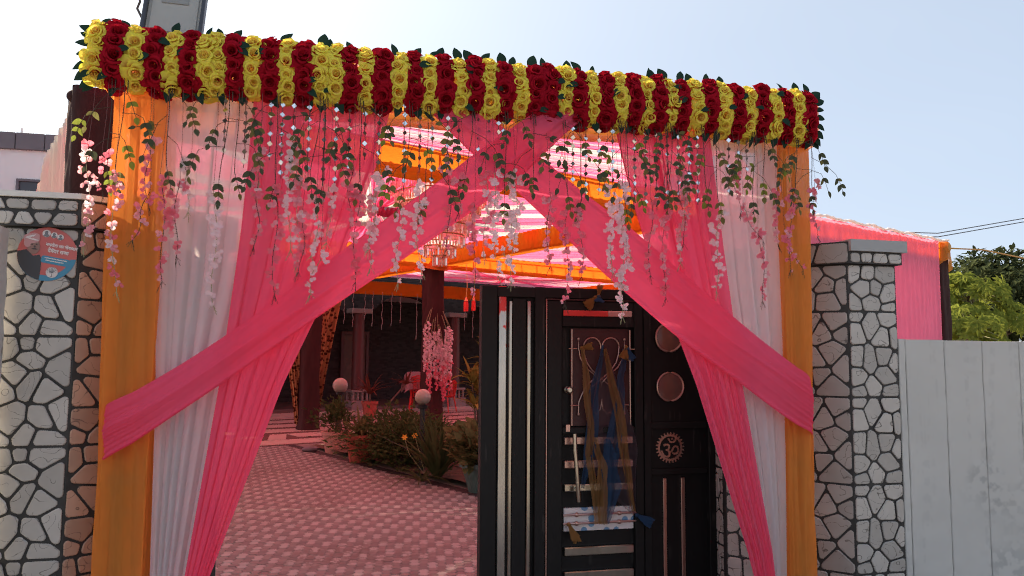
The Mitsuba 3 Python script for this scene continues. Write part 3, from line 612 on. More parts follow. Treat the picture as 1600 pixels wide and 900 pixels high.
def orient(o, z, up, s, spin=0.0):
    """local z towards z, scaled by s"""
    z = unit(z); x = unit(np.cross(up, z)); y = np.cross(z, x); M = np.eye(4)
    R = np.stack([x, y, z], 1); c, sn = math.cos(spin), math.sin(spin)
    M[:3, :3] = R @ np.array([[c, -sn, 0], [sn, c, 0], [0, 0, 1]]) * s; M[:3, 3] = o
    return M
def leafM(o, along, face, L, wide=1.0):
    y = unit(along); z = unit(np.asarray(face) - y * np.dot(face, y)); x = np.cross(y, z); M = np.eye(4)
    M[:3, 0], M[:3, 1], M[:3, 2], M[:3, 3] = x * L * wide, y * L, z * L, o
    return M
# strings from left to right: (x on the front of the beam, y = yellow or r = red)
ROW = 'Y-0.970 R-0.903 Y-0.827 R-0.751 Y-0.677 R-0.609 Y-0.548 Y-0.502 R-0.436 Y-0.363 R-0.290 Y-0.218 R-0.146 Y-0.078 Y-0.013 R0.053 Y0.122 R0.195 Y0.269 R0.337 Y0.406 R0.473 Y0.549 R0.617 Y0.683 R0.752 Y0.825 R0.896 R0.977 Y1.049 R1.112 Y1.182 R1.252 Y1.320 R1.386 Y1.455 R1.518 Y1.588 R1.645 Y1.724 R1.785 Y1.858 R1.942 Y2.005 R2.080 Y2.151 R2.216 Y2.282 R2.344'
rr = np.random.default_rng(77); cnt = {'red': 0, 'yellow': 0}
for e in ROW.split():
    col = 'yellow' if e[0] == 'Y' else 'red'; x = float(e[1:]); cnt[col] += 1
    dense = 'thin ' if e[0:2] in () else ''
    key = thing('rose_string', f'string of {col} cloth roses, {ordw(cnt[col])} {col} one from the left end of the arch top', 'flower string', 'rose strings along the arch top')
    n = 6 if col == 'yellow' else 6
    lean = rr.uniform(-.015, .015)
    pts = []; drop_ = rr.uniform(-9, 7)
    for i in range(n):
        t = (i + .5) / n + rr.uniform(-.035, .035)
        th = math.radians(80 + drop_ - 156 * t)          # round the front of the beam, from above to below
        c = V(x + lean * (t - .5) + rr.uniform(-.010, .010), -.085 - .080 * math.cos(th), 2.785 + .122 * math.sin(th))
        d = V(rr.uniform(-.38, .38), -math.cos(th) - .2, .8 * math.sin(th) + rr.uniform(-.35, .28)); pts.append(c)
        sz = (.100 if col == 'yellow' else .108) * rr.uniform(.80, 1.18)
        put('rose', ROSE[col][rr.integers(5)], key, orient(c - unit(d) * .012, d, V(rr.uniform(-.3, .3), .3, 1), sz, rr.uniform(0, 6.28)))
    part(key, 'cord', tube([V(x, -.02, 2.925)] + [p + V(0, .03, 0) for p in pts] + [V(x, -.06, 2.655)], .004, 5), 'm_stem')
    for up, pr in ((1, .72), (-1, .85)):
        if rr.uniform() < pr:
            L = rr.uniform(.050, .074); sgn = rr.uniform(-.03, .03)
            if up > 0: M = leafM(V(x + sgn, -.085, 2.915), V(rr.uniform(-.6, .6), -.02, 1), V(rr.uniform(-.6, .6), -1, .3), L * 1.12)
            else: M = leafM(V(x + sgn, -.125, 2.675), V(rr.uniform(-.6, .6), -.15, -1), V(rr.uniform(-.5, .5), -1, -.2), L)
            put('leaf', ROSELEAF[rr.integers(2)], key, M)
    for _ in range(2):
        if rr.uniform() < .3:
            s = rr.choice([-1, 1]); th = math.radians(rr.uniform(-60, 55))
            put('leaf', ROSELEAF[rr.integers(2)], key, leafM(V(x + s * .014, -.105 - .085 * math.cos(th), 2.785 + .125 * math.sin(th)), V(s * 1, -.25, rr.uniform(-.8, .6)), V(rr.uniform(-.4, .4), -1, .2), rr.uniform(.045, .062)))
for side, xe in ((-1, -1.0), (1, 2.40)):
    key = thing('leaf_tuft', f'tuft of dark green cloth leaves poking out past the {"left" if side < 0 else "right"} end of the rose strings', 'leaves')
    for q in range(9):
        th = math.radians(-80 + 20 * q)
        put('leaf', ROSELEAF[q % 2], key, leafM(V(xe, -.07 - .05 * math.cos(th), 2.785 + .11 * math.sin(th)), V(side, -.2, math.sin(th) * .9), V(-side * .3, -1, .2), rr.uniform(.055, .08)))
    part(key, 'stem', tube([V(xe, -.07, 2.67), V(xe + .004 * side, -.11, 2.785), V(xe, -.07, 2.9)], .004, 5), 'm_stem')

# ------------------------------------------------------------------ hanging leafy twigs
TWIGLEAF = [leaf_mesh(.50, .12, .06), leaf_mesh(.44, .16, .12), leaf_mesh(.55, .08, -.06)]
LEAF = {m: [mikit.ply(q, m, True) for q in TWIGLEAF] for m in ('m_twig_dark', 'm_leaf_olive', 'm_leaf_green')}
def cluster(key, o, d, r, mats_, L=.036, pairs=2):
    """a small compound leaf along d"""
    d = unit(d); n = pairs * 2 + 1; tip = o + d * .092
    side = unit(np.cross(d, V(0, -1, 0)))
    for i in range(n):
        t = .25 + .75 * (i // 2) / max(1, pairs) if i < n - 1 else 1.0
        s = (-1 if i % 2 else 1) if i < n - 1 else 0
        m = mats_[r.integers(len(mats_))]
        al = unit(d * 1.0 + side * s * r.uniform(.55, 1.35) + V(0, r.uniform(-.15, .1), -.1))
        put('leaf', LEAF[m][r.integers(3)], key, leafM(o + d * .092 * t, al, V(r.uniform(-.5, .5), -1, r.uniform(-.35, .25)), L * r.uniform(.8, 1.2), 1.15))
    return tube([o, (o + tip) / 2 + V(0, -.004, .003), tip], .0012, 4)
TWIGS = '-0.909,0.381,0.073,y -0.861,0.384,0.097,o -0.690,0.367,0.053,o -0.451,0.407,0.097,d -0.412,0.377,0.062,o -0.256,0.409,0.068,d -0.075,0.356,0.091,o -0.056,0.411,0.068,d 0.097,0.374,0.075,o 0.313,0.419,0.047,g 0.393,0.443,0.086,d 0.597,0.315,0.075,o 0.752,0.424,0.063,d 0.883,0.297,0.088,o 1.028,0.379,0.062,o 1.107,0.405,0.070,d 1.308,0.424,0.052,g 1.340,0.361,0.067,d 1.544,0.319,0.056,o 1.577,0.348,0.059,d 1.740,0.339,0.086,d 1.808,0.367,0.060,g 2.017,0.355,0.072,d 2.077,0.255,0.099,g 2.257,0.310,0.098,o 2.340,0.305,0.085,d'
for i, e in enumerate(TWIGS.split()):
    x, length, spread, look = e.split(','); x, length, spread = float(x), float(length), float(spread); r = np.random.default_rng(300 + i)
    mats_ = {'d': ['m_twig_dark', 'm_twig_dark', 'm_leaf_olive'], 'o': ['m_leaf_olive', 'm_twig_dark'], 'g': ['m_leaf_green', 'm_leaf_olive'], 'y': ['m_leaf_green']}[look]
    word = {'d': 'dark green', 'o': 'olive and dark green', 'g': 'bright green', 'y': 'yellow-green'}[look]
    key = thing('leafy_twig', f'hanging twig of {word} leaves, {ordw(i + 1)} twig from the left under the roses', 'leafy twig', 'leafy twigs hanging under the roses')
    top = V(x, -.155, 2.69); ms = []
    bend = r.uniform(-.03, .03)
    main = [top + V(bend * t * t + .006 * math.sin(5 * t), -.02 * t, -length * t) for t in np.linspace(0, 1, 8)]
    ms.append(tube(main, .0017, 5)); ms.append(tube([top + V(.012, .01, .02), top + V(.016, -.006, -.07)], .0022, 5))
    nb = 3
    for b in range(nb):
        t = .10 + .78 * (b + r.uniform(-.15, .15)) / nb + .02; s = -1 if (b + i) % 2 else 1
        o = top + V(bend * t * t, -.02 * t, -length * t)
        e1 = o + V(s * (spread + .02) * r.uniform(.6, 1.2), -.025, -r.uniform(.02, .11))
        ms.append(tube([o, (o + e1) / 2 + V(s * .01, 0, .008), e1], .0012, 4))
        ms.append(cluster(key, e1, V(s * .35, -.1, -1), r, mats_, .036, 1 + int(r.uniform() < .75)))
        if r.uniform() < .25: ms.append(cluster(key, (o + e1) / 2, V(s * 1, -.1, -.2), r, mats_, .033, 1))
    ms.append(cluster(key, main[-1], V(r.uniform(-.3, .3), 0, -1), r, mats_, .035, 2))
    part(key, 'stem', cat(ms), 'm_stem')

# ------------------------------------------------------------------ hanging blossom garlands
def blossom(seed):
    """a drooping pea-like blossom about 1 unit wide: two broad rounded petals and a small one, facing +z"""
    r = np.random.default_rng(seed); ms = []
    for ang, L, W in ((90 + r.uniform(-25, 25), .55, .62), (215 + r.uniform(-25, 25), .5, .52), (330 + r.uniform(-25, 25), .46, .5))[:3 if seed % 3 else 2]:
        u, v = np.meshgrid(np.linspace(-1, 1, 5), np.linspace(0, 1, 5), indexing='ij')
        half = W * .5 * np.sin(np.pi * (.08 + .80 * v)) ** .75
        x, y = u * half, v * L; z = .16 * (u ** 2) * v + .22 * np.sin(v * 2.2 + seed) * v + .04 * np.sin(6 * u + seed)
        c, s = math.cos(math.radians(ang - 90)), math.sin(math.radians(ang - 90))
        ms.append(grid(np.stack([x * c - y * s, x * s + y * c, z], -1)))
    return cat(ms)
BL = {m: [mikit.ply(blossom(s), m, True) for s in range(6)] for m in ('m_petal_pink', 'm_petal_pale', 'm_petal_white')}
GARL = 'l,-0.976,2.401,-0.964,1.976,1.0 p,-0.923,2.370,-0.919,2.199,1.0 l,-0.876,2.286,-0.857,1.800,1.0 p,-0.743,2.209,-0.794,2.009,1.0 p,-0.751,2.436,-0.750,2.156,1.0 p,-0.695,2.292,-0.671,1.844,1.0 p,-0.633,2.269,-0.634,1.950,1.0 w,-0.593,2.366,-0.598,2.137,1.0 w,-0.487,2.224,-0.474,1.757,1.0 l,-0.324,2.426,-0.325,2.233,1.0 p,-0.316,2.261,-0.317,2.002,1.0 p,-0.244,2.279,-0.238,1.802,1.0 w,-0.187,2.477,-0.188,1.994,1.0 l,-0.145,2.299,-0.154,1.927,1.0 p,-0.125,2.161,-0.133,1.900,1.0 w,-0.069,2.247,-0.082,1.970,1.0 w,-0.056,1.985,-0.099,1.811,1.0 l,-0.019,2.278,-0.023,2.028,1.0 p,0.065,2.368,0.060,2.142,1.0 p,0.098,2.257,0.086,1.866,1.0 w,0.164,2.133,0.152,1.937,1.0 l,0.166,2.261,0.153,2.007,1.0 w,0.189,2.370,0.161,2.133,1.0 w,0.281,2.187,0.271,1.871,1.0 w,0.349,2.314,0.370,1.916,1.0 p,0.496,2.425,0.493,2.020,1.0 p,0.552,2.370,0.537,2.194,1.0 p,0.612,2.227,0.611,1.810,1.0 l,0.669,2.392,0.658,1.997,1.0 w,0.693,2.379,0.715,1.913,1.0 w,0.801,2.208,0.755,2.016,1.0 w,0.806,2.409,0.786,1.886,1.0 p,0.952,2.305,0.959,1.964,1.0 p,1.050,2.220,1.041,1.791,1.0 p,1.112,2.284,1.118,1.919,1.0 w,1.254,2.368,1.268,1.945,1.25 w,1.292,2.233,1.355,2.023,1.25 w,1.325,1.977,1.311,1.746,1.25 w,1.334,2.357,1.312,1.901,1.25 p,1.460,2.303,1.453,1.936,1.0 p,1.525,2.260,1.530,1.832,1.0 p,1.622,2.343,1.632,2.095,1.0 l,1.633,2.422,1.611,2.002,1.0 w,1.826,2.260,1.795,1.869,1.0 p,1.899,2.486,1.933,2.265,1.0 p,1.933,2.281,2.048,2.128,1.0 p,2.042,2.175,2.044,1.829,1.0 p,2.128,2.403,2.131,2.115,1.0 p,2.154,2.180,2.266,1.993,1.0 p,2.210,2.392,2.199,1.991,1.0 p,2.334,2.448,2.354,2.157,1.0'
nc = {}
for i, e in enumerate(GARL.split()):
    c, x0, z0, x1, z1, dens = e.split(','); x0, z0, x1, z1, dens = map(float, (x0, z0, x1, z1, dens)); r = np.random.default_rng(500 + i)
    word = {'p': 'deep pink', 'l': 'pale pink', 'w': 'white'}[c]; nc[c] = nc.get(c, 0) + 1
    pal = {'p': ['m_petal_pink', 'm_petal_pink', 'm_petal_pale'], 'l': ['m_petal_pale', 'm_petal_pale', 'm_petal_white', 'm_petal_pink'], 'w': ['m_petal_white']}[c]
    key = thing('blossom_garland', f'garland of {word} blossoms, {ordw(nc[c])} {word} one from the left', 'blossom garland', 'blossom garlands hanging in the arch')
    L = math.hypot(x1 - x0, z1 - z0); n = max(6, int(L / .023 * dens))
    ph = r.uniform(0, 6)
    path = lambda t: V(x0 + (x1 - x0) * t + .010 * math.sin(7 * t + ph), -.175 - .012 * math.sin(4 * t + ph), z0 + (z1 - z0) * t)
    top = V(x0 + r.uniform(-.01, .01), -.15, 2.69)
    ms = [tube([path(t) for t in np.linspace(0, 1, 10)] + [path(1) + V(r.uniform(-.02, .02), 0, -.045)], .0013, 4)]
    part(key, 'thread', tube([top, (top + path(0)) / 2 + V(.004, 0, 0), path(0)], .0008, 4), 'm_thread')
    for q in range(n):
        t = (q + r.uniform(0, .9)) / n; o = path(t); s = r.uniform(-1, 1)
        sz = r.uniform(.030, .046) * (1.12 - .45 * t) * (1.1 if c == 'w' else 1.0)
        p = o + V(s * .021 * (1.15 - .5 * t), r.uniform(-.016, .012), r.uniform(-.006, .006))
        put('blossom', BL[pal[r.integers(len(pal))]][r.integers(6)], key, orient(p, V(s * .7, -1, r.uniform(-.5, .4)), V(0, 0, 1), sz, r.uniform(0, 6.28)))
        ms.append(tube([o, p], .0008, 3, False))
    for q in range(3):
        o = path(1); ms.append(tube([o, o + V(r.uniform(-.02, .02), -.005, -r.uniform(.015, .04))], .001, 3, False))
    part(key, 'stem', cat(ms), 'm_stem_pale' if c != 'p' else 'm_stem')

# ------------------------------------------------------------------ strings of little square mirrors
MIR = [mikit.ply(bx(-.5, .5, -.5, .5, -.08, .08, .05), m) for m in ('m_mirror', 'm_mirror_dull')]
BEADS = '-0.466,0.302,7,0.5 -0.383,0.344,8,0.2 -0.280,0.304,7,0.8 -0.232,0.385,9,0.8 -0.184,0.269,6,0.3 -0.119,0.406,9,0.9 -0.054,0.402,9,0.2 -0.004,0.442,10,0.9 0.054,0.425,10,0.75 0.121,0.277,6,0.4 0.183,0.360,8,0.3 0.297,0.382,9,0.4 0.366,0.320,7,0.3 0.421,0.375,8,0.3 0.492,0.341,8,0.7 0.542,0.368,8,0.6 0.634,0.303,7,0.4 0.682,0.270,6,0.4 0.728,0.387,9,0.6 0.752,0.341,8,0.8 0.863,0.289,6,0.3 0.925,0.316,7,0.1 0.971,0.267,6,0.3 1.088,0.336,8,0.7 1.152,0.394,9,0.4 1.219,0.375,8,0.6 1.288,0.325,7,0.4 1.399,0.381,9,0.8 1.455,0.425,10,0.5 1.512,0.437,10,0.3 1.569,0.419,9,0.6 1.627,0.368,8,0.8 1.685,0.397,9,0.7 1.729,0.395,9,0.9 1.899,0.338,8,0.6 1.952,0.286,6,0.4 1.998,0.267,6,0.3'
for i, e in enumerate(BEADS.split()):
    x, length, n, shine = e.split(','); x, length, n, shine = float(x), float(length), int(n), float(shine); r = np.random.default_rng(900 + i)
    key = thing('mirror_string', f'thin thread of small square mirror beads, {ordw(i + 1)} mirror thread from the left', 'mirror string', 'mirror bead threads under the roses')
    ws = .0022
    P = [V(x + ws * math.sin(17 * t + i), -.128 + .002 * math.cos(15 * t), 2.69 - length * t) for t in np.linspace(0, 1, 24)]
    part(key, 'thread', tube(P, .0017, 4), 'm_thread')
    for q in range(n):
        t = (q + .4 + r.uniform(-.12, .12)) / n; sh = r.uniform() < shine
        z = V(r.uniform(-.45, .45), -1, r.uniform(-.35, .45)) if sh else V(r.uniform(-1.2, 1.2), -1, r.uniform(-.9, .2))
        put('mirror_bead', MIR[0 if sh else 1], key, orient(V(x, -.132, 2.69 - length * t), z, V(0, 0, 1), .0185 if sh else .0165, math.pi / 4 + r.uniform(-.12, .12)))

# ------------------------------------------------------------------ floodlight standing on the beam
FL = thing('floodlight', 'grey rectangular floodlight with dark frame standing above the rose strings at left', 'floodlight')
FM = frame((-.725, .06, 3.09), (1, 0, -.02), (0, .30, 1))
part(FL, 'housing', xf(cat([bx(-.128, -.112, -.19, .19, -.03, .02, .004), bx(.112, .128, -.19, .19, -.03, .02, .004), bx(-.1118, .1118, -.19, -.172, -.03, .02, .004), bx(-.1118, .1118, .172, .19, -.03, .02, .004), bx(-.1118, .1118, -.1718, .1718, -.028, -.02)]), FM), 'm_lamp_frame')
part(FL, 'reflector', xf(cat([bx(-.111, .111, -.171, .171, -.0195, -.006), bx(-.098, .098, -.12, .171, -.0059, .000, .002)]), FM), 'm_lamp_face')
part(FL, 'led_plate', xf(bx(-.058, .055, .035, .15, .0005, .004, .001), FM), 'm_lamp_chip')
part(FL, 'bracket', cat([tube([V(-.86, .08, 3.0), V(-.86, .11, 2.86), V(-.59, .11, 2.86), V(-.59, .08, 3.0)], .009, 6), tube([V(-.725, .11, 2.86), V(-.725, .06, 2.80)], .012, 6)]), 'm_lamp_frame')
part(FL, 'cable', tube([V(-.865, .09, 3.05), V(-.885, .08, 3.09), V(-.872, .07, 3.12), V(-.883, .07, 3.15), V(-.87, .08, 3.19)], .0055, 5), 'm_cable')

# ------------------------------------------------------------------ black metal gate leaf with a wicket door, in the plane y = 0.8
GY = .80
GT = thing('metal_gate', 'black metal gate leaf with wicket door, steel strips, two portholes and heart grille', 'gate')
def gp(name, boxes, bsdf, parent=GT, c=.003): return part(parent, name, cat([bx(*b, c) for b in boxes]), bsdf)
gp('panel', [(.836, 2.27, GY + .012, GY + .04, .06, 1.95)], 'm_gate', c=0)
gp('stile', [(.834, .924, GY - .03, GY + .05, .05, 1.957)], 'm_gate'); gp('stile', [(2.235, 2.278, GY - .03, GY + .05, .05, 1.957)], 'm_gate')
gp('stile', [(1.150, 1.212, GY - .024, GY + .046, .05, 1.955)], 'm_gate'); gp('stile', [(1.822, 1.868, GY - .024, GY + .046, .05, 1.955)], 'm_gate')
gp('rail', [(.925, 2.234, GY - .02, GY + .044, 1.893, 1.953)], 'm_gate')
for z0, z1 in ((.05, .12), (1.125, 1.165), (.855, .89), (1.80, 1.84)): gp('rail', [(1.869, 2.234, GY - .012, GY + .042, z0, z1)], 'm_gate')
gp('rail', [(.925, 1.149, GY - .012, GY + .042, .05, .12)], 'm_gate')
for x0, x1 in ((.984, .995), (1.019, 1.10)): gp('slat', [(x0, x1, GY - .008, GY + .0115, .122, 1.888)], 'm_gate')
gp('film_strip', [(.934, .982, GY - .016, GY + .0112, .122, 1.956)], 'm_film_strip', c=.004)
gp('steel_strip', [(.996, 1.0175, GY - .014, GY + .0108, .122, 1.872)], 'm_steel', c=.004)
gp('steel_strip', [(1.104, 1.128, GY - .014, GY + .0110, .122, 1.874)], 'm_steel', c=.004)
# wicket door
DR = uniq(GT + '__wicket_door')
def dp(name, boxes, bsdf, c=.003): return part(DR, name, cat([bx(*b, c) for b in boxes]), bsdf)
dp('door_stile', [(1.222, 1.312, GY - .034, GY + .0118, .12, 1.878)], 'm_gate', .005); dp('door_stile', [(1.760, 1.815, GY - .034, GY + .0118, .12, 1.878)], 'm_gate', .005)
dp('door_rail', [(1.3125, 1.7595, GY - .033, GY + .0118, 1.725, 1.877)], 'm_gate', .005); dp('door_rail', [(1.3125, 1.7595, GY - .033, GY + .0118, 1.105, 1.145)], 'm_gate', .005)
dp('door_rail', [(1.3125, 1.7595, GY - .033, GY + .0118, .121, .26)], 'm_gate', .005)
dp('door_edge_strip', [(1.2145, 1.2205, GY - .03, GY + .01, .12, 1.886)], 'm_steel_pink_reflect', .001)
dp('door_edge_strip', [(1.222, 1.81, GY - .036, GY - .0, 1.880, 1.887)], 'm_gate_red', .001)
dp('backing_panel', [(1.37, 1.735, GY - .004, GY + .0112, 1.15, 1.718)], 'm_gate_red', 0)
dp('red_film', [(1.3155, 1.590, GY - .046, GY - .0335, 1.788, 1.822)], 'm_red_film', .003); dp('steel_strip', [(1.5905, 1.742, GY - .046, GY - .0335, 1.788, 1.823)], 'm_steel_pink_reflect', .003)
for z0, z1, m in ((1.042, 1.088, 'm_steel_pink_reflect'), (.907, .951, 'm_steel_pink_reflect'), (.776, .816, 'm_steel'), (.413, .462, 'm_steel'), (.28, .326, 'm_steel')):
    dp('steel_strip', [(1.328, 1.756, GY - .016, GY + .0118, z0, z1)], m, .005)
dp('flower_panel', [(1.328, 1.755, GY - .01, GY + .0118, .552, .682)], 'm_flower_tile', .002)
for z in (.598, .647):
    b = tube([V(1.318, GY - .026, z), V(1.765, GY - .026, z + .001)], .0065, 8); ms = [b]
    for x in (1.40, 1.66): ms.append(xf(lathe([(0, -.014), (.011, -.009), (.014, 0), (.011, .009), (0, .014)], 12), frame((x, GY - .026, z), V(0, 1, 0), V(0, 0, 1))))
    part(DR, 'pink_bar', cat(ms), 'm_steel_pink_reflect', 40)
# heart grille
def arcpts(cx, cz, r, a0, a1, n=16): return [V(cx + r * math.cos(math.radians(t)), GY - .024, cz + r * math.sin(math.radians(t))) for t in np.linspace(a0, a1, n)]
gr = []
for s in (-1, 1):
    c = 1.555
    pts = [V(c + s * .004, GY - .024, 1.60)] + [V(c + s * (.0575 - .0525 * math.cos(math.radians(t))), GY - .024, 1.612 + .052 * math.sin(math.radians(t))) for t in np.linspace(10, 180, 14)]
    pts += [V(c + s * q, GY - .024, z) for q, z in ((.107, 1.57), (.092, 1.52), (.060, 1.475), (.02, 1.44), (-.03, 1.40), (-.06, 1.375))]
    gr.append(tube(pts, .0042, 8))
    pts = [V(c + s * q, GY - .027, z) for q, z in ((.142, 1.655), (.142, 1.60), (.132, 1.545), (.10, 1.49), (.05, 1.45), (.0, 1.40), (-.0, 1.37))]; gr.append(tube(pts, .0036, 8))
    pts = [V(c + s * q, GY - .024, z) for q, z in ((.05, 1.42), (.085, 1.39), (.118, 1.34), (.14, 1.29), (.143, 1.222))]; gr.append(tube(pts, .004, 8))
    pts = [V(c + s * q, GY - .024, z) for q, z in ((.0, 1.30), (.006, 1.25), (.03, 1.222), (.06, 1.23))]; gr.append(tube(pts, .0036, 8))
    for x, z in ((.143, 1.655), (.143, 1.218)): gr.append(xf(lathe([(0, -.009), (.0065, -.006), (.009, 0), (.0065, .006), (0, .009)], 10), frame((c + s * x, GY - .026, z), V(1, 0, 0), V(0, 0, 1))))
gr.append(xf(lathe([(0, -.008), (.006, -.005), (.008, 0), (.006, .005), (0, .008)], 10), frame((1.555, GY - .026, 1.30), V(1, 0, 0), V(0, 0, 1))))
HG = part(DR, 'heart_grille', cat(gr), 'm_steel_pink_reflect', 40)
for x in (1.372, 1.733): part(DR, 'grille_rod', cat([tube([V(x, GY - .026, 1.153), V(x, GY - .026, 1.712)], .005, 8), tube([V(x - .02, GY - .03, 1.598), V(x + .03, GY - .03, 1.598)], .0028, 6), tube([V(x - .01, GY - .03, 1.27), V(x + .04 * (1 if x < 1.5 else -1), GY - .03, 1.27)], .0028, 6)]), 'm_steel_pink_reflect', 40)
part(DR, 'knob', xf(lathe([(0, .052), (.012, .052), (.02, .044), (.022, .034), (.016, .022), (.012, .012), (.012, 0), (.019, 0), (.019, -.003)], 20), frame((1.342, GY - .035, 1.36), V(1, 0, 0), V(0, 0, 1)) @ np.diag([1., 1, 1, 1])), 'm_steel', 40)
hp = [V(1.372, GY - .075, 1.112), V(1.374, GY - .078, 1.02), V(1.382, GY - .08, .93), V(1.388, GY - .08, .84), V(1.398, GY - .075, .73)]
part(DR, 'pull_handle', cat([tube(hp, .0135, 12)] + [tube([q - V(0, 0, .003), q + V(0, 0, .003)], .0155, 12) for q in (hp[1], hp[2], hp[3])] + [tube([V(q[0], GY - .035, q[2]), q], .007, 8) for q in (hp[1] + V(0, 0, .03), hp[3] - V(0, 0, .04))]), 'm_steel', 35)
part(DR, 'lock_plate', bx(1.332, 1.358, GY - .037, GY - .0345, 1.12, 1.16, .001), 'm_steel_pink_reflect')
# two portholes, the om emblem and two steel bars tinted with reflected pink on the fixed side of the leaf
for x, z in ((1.995, 1.672), (2.0, 1.376)):
    ring = [V(x + .085 * math.cos(t), GY - .004, z + .085 * math.sin(t)) for t in np.linspace(0, 2 * np.pi, 41)]
    ph = uniq(GT + '__porthole'); part(ph, 'ring', tube(ring, .0065, 8), 'm_steel_pink_reflect', 40)
    part(ph, 'pane', xf(lathe([(0, .004), (.05, .003), (.082, 0), (.084, -.006)], 32), frame((x, GY - .001, z), V(1, 0, 0), V(0, 0, 1))), 'm_pane', 40)
OMM = frame((2.0, GY + .011, 1.012), (1, 0, 0), (0, 0, 1))
teeth = [(math.cos(a) * r, math.sin(a) * r) for k in range(26) for a, r in ((2 * math.pi * (k + q) / 26, rr_) for q, rr_ in ((0, .078), (.12, .092), (.42, .092), (.54, .078), (.77, .078)))]
ring = Polygon(teeth).difference(Point(0, 0).buffer(.066, quad_segs=16))
om = [affinity.translate(affinity.scale(q, .120 / 67, .118 / 62, origin=(0, 0)), -.060, -.059) for q in glyphs(OM)]
from shapely import union_all
emb = union_all([ring] + om)
part(GT, 'om_emblem', xf(extrude(emb, .004), OMM), 'm_steel_pink_reflect')
for x0, x1 in ((1.948, 1.970), (2.064, 2.089)): gp('copper_bar', [(x0, x1, GY - .004, GY + .0118, .2, .835)], 'm_steel_pink_reflect')
# ribbons of tulle knotted on the grille
def ribbon(pts, widths, bsdf, name, label, seed, y=-.05):
    n, m = 40, 9; d = np.linspace(0, 1, len(pts)); t = np.linspace(0, 1, n); p = np.array([(q[0], q[1]) for q in pts])
    X, Z, W = np.interp(t, d, p[:, 0]), np.interp(t, d, p[:, 1]), np.interp(t, d, widths)
    s = np.linspace(-1, 1, m); T_, S = np.meshgrid(t, s, indexing='ij')
    yy = GY + y - .010 * np.sin(3 * S + seed + 2.5 * T_) - .007 * np.sin(7 * S + seed + 3 * T_) - .005 * np.sin(11 * T_ + 5 * S + seed)
    return grid(np.stack([X[:, None] + S * W[:, None] / 2 + .007 * np.sin(9 * T_ + seed) * T_ + .004 * np.sin(17 * T_ + 3 * S + seed), yy, Z[:, None] + 0 * S], -1))
for nm, lab, bs, pts, ws, y in (
    ('tulle_ribbon', 'blue tulle ribbon hanging left from the middle of the heart grille', 'm_tulle_blue', [(1.553, 1.62), (1.49, 1.30), (1.47, 1.0), (1.43, .80)], [.012, .075, .07, .015], -.055),
    ('tulle_ribbon', 'gold tulle ribbon falling from the left ball of the heart grille', 'm_tulle_gold', [(1.425, 1.60), (1.447, 1.42), (1.475, 1.18), (1.46, 1.0), (1.52, .60)], [.012, .045, .05, .045, .05], -.065),
    ('tulle_ribbon', 'gold tulle ribbon falling right from the middle of the heart grille', 'm_tulle_gold', [(1.56, 1.60), (1.62, 1.35), (1.665, 1.10), (1.70, .90), (1.735, .66)], [.02, .06, .055, .05, .02], -.06),
    ('tulle_ribbon', 'blue tulle ribbon hanging from the right side of the heart grille', 'm_tulle_blue', [(1.69, 1.60), (1.68, 1.48), (1.66, 1.36), (1.62, 1.05), (1.565, .60)], [.02, .045, .06, .10, .03], -.045),
    ('tulle_ribbon', 'narrow gold tulle ribbon in the middle below the heart grille', 'm_tulle_gold', [(1.49, 1.09), (1.53, .95), (1.545, .80), (1.54, .597)], [.03, .05, .06, .05], -.075),
    ('tulle_ribbon', 'wide blue tulle ribbon gathered at the flower panel of the wicket door', 'm_tulle_blue', [(1.575, 1.08), (1.59, .95), (1.60, .80), (1.575, .597)], [.03, .10, .12, .02], -.068),
    ('tulle_ribbon', 'faint grey tulle veil spread between the ribbons on the wicket door', 'm_tulle_grey', [(1.56, 1.60), (1.60, 1.25), (1.60, 1.0), (1.66, .80), (1.745, .64)], [.02, .22, .33, .20, .02], -.04)):
    k_ = put(nm, mikit.ply(ribbon(pts, ws, bs, nm, lab, len(lab), y), bs, True)); say(k_, lab, 'ribbon', 'tulle ribbons on the gate')
def pompom(name, label, o, d, L, W, bsdf, seed, nstr=60):
    r = np.random.default_rng(seed); d = unit(d); key = thing(name, label, 'tassel'); side = unit(np.cross(d, V(0, 1, 0))); ms = []
    for q in range(nstr):
        a = r.uniform(-1, 1); b = r.uniform(-1, 1); tip = o + d * L * r.uniform(.7, 1.05) + side * a * W + V(0, b * W * .5 - .01, 0)
        w = .004; ms.append(grid(np.stack([np.stack([o + side * (a * .006), o + side * (a * .006 + .003)]), np.stack([(o + tip) / 2 - side * w, (o + tip) / 2 + side * w]), np.stack([tip - side * w, tip + side * w])])))
    part(key, 'fringe', cat(ms), bsdf); part(key, 'knot', xf(trimesh.creation.icosphere(2, .012), frame(o, (1, 0, 0), (0, 0, 1))), bsdf, True)
    return key
pompom('tulle_knot', 'blue tulle knot on the top rail of the wicket door', V(1.53, GY - .05, 1.905), V(-.15, -.3, -1), .035, .03, 'm_tulle_blue', 1)
pompom('tulle_knot', 'brown tulle tail hanging left of the blue knot on the top rail', V(1.51, GY - .045, 1.90), V(-.8, -.1, -.75), .085, .03, 'm_tulle_gold', 2)
pompom('tulle_knot', 'gold tulle tail standing up from the top rail of the wicket door', V(1.53, GY - .045, 1.91), V(.15, 0, 1), .07, .02, 'm_tulle_gold', 3, 30)
pompom('tulle_knot', 'blue tulle tassel at the right end of the flower panel bars', V(1.76, GY - .05, .635), V(.8, -.1, -.45), .095, .03, 'm_tulle_blue', 4, 90)
pompom('tulle_knot', 'beige tulle tail hanging below the left end of the flower panel', V(1.345, GY - .05, .60), V(.45, -.1, -.9), .11, .026, 'm_tulle_gold', 5, 50)
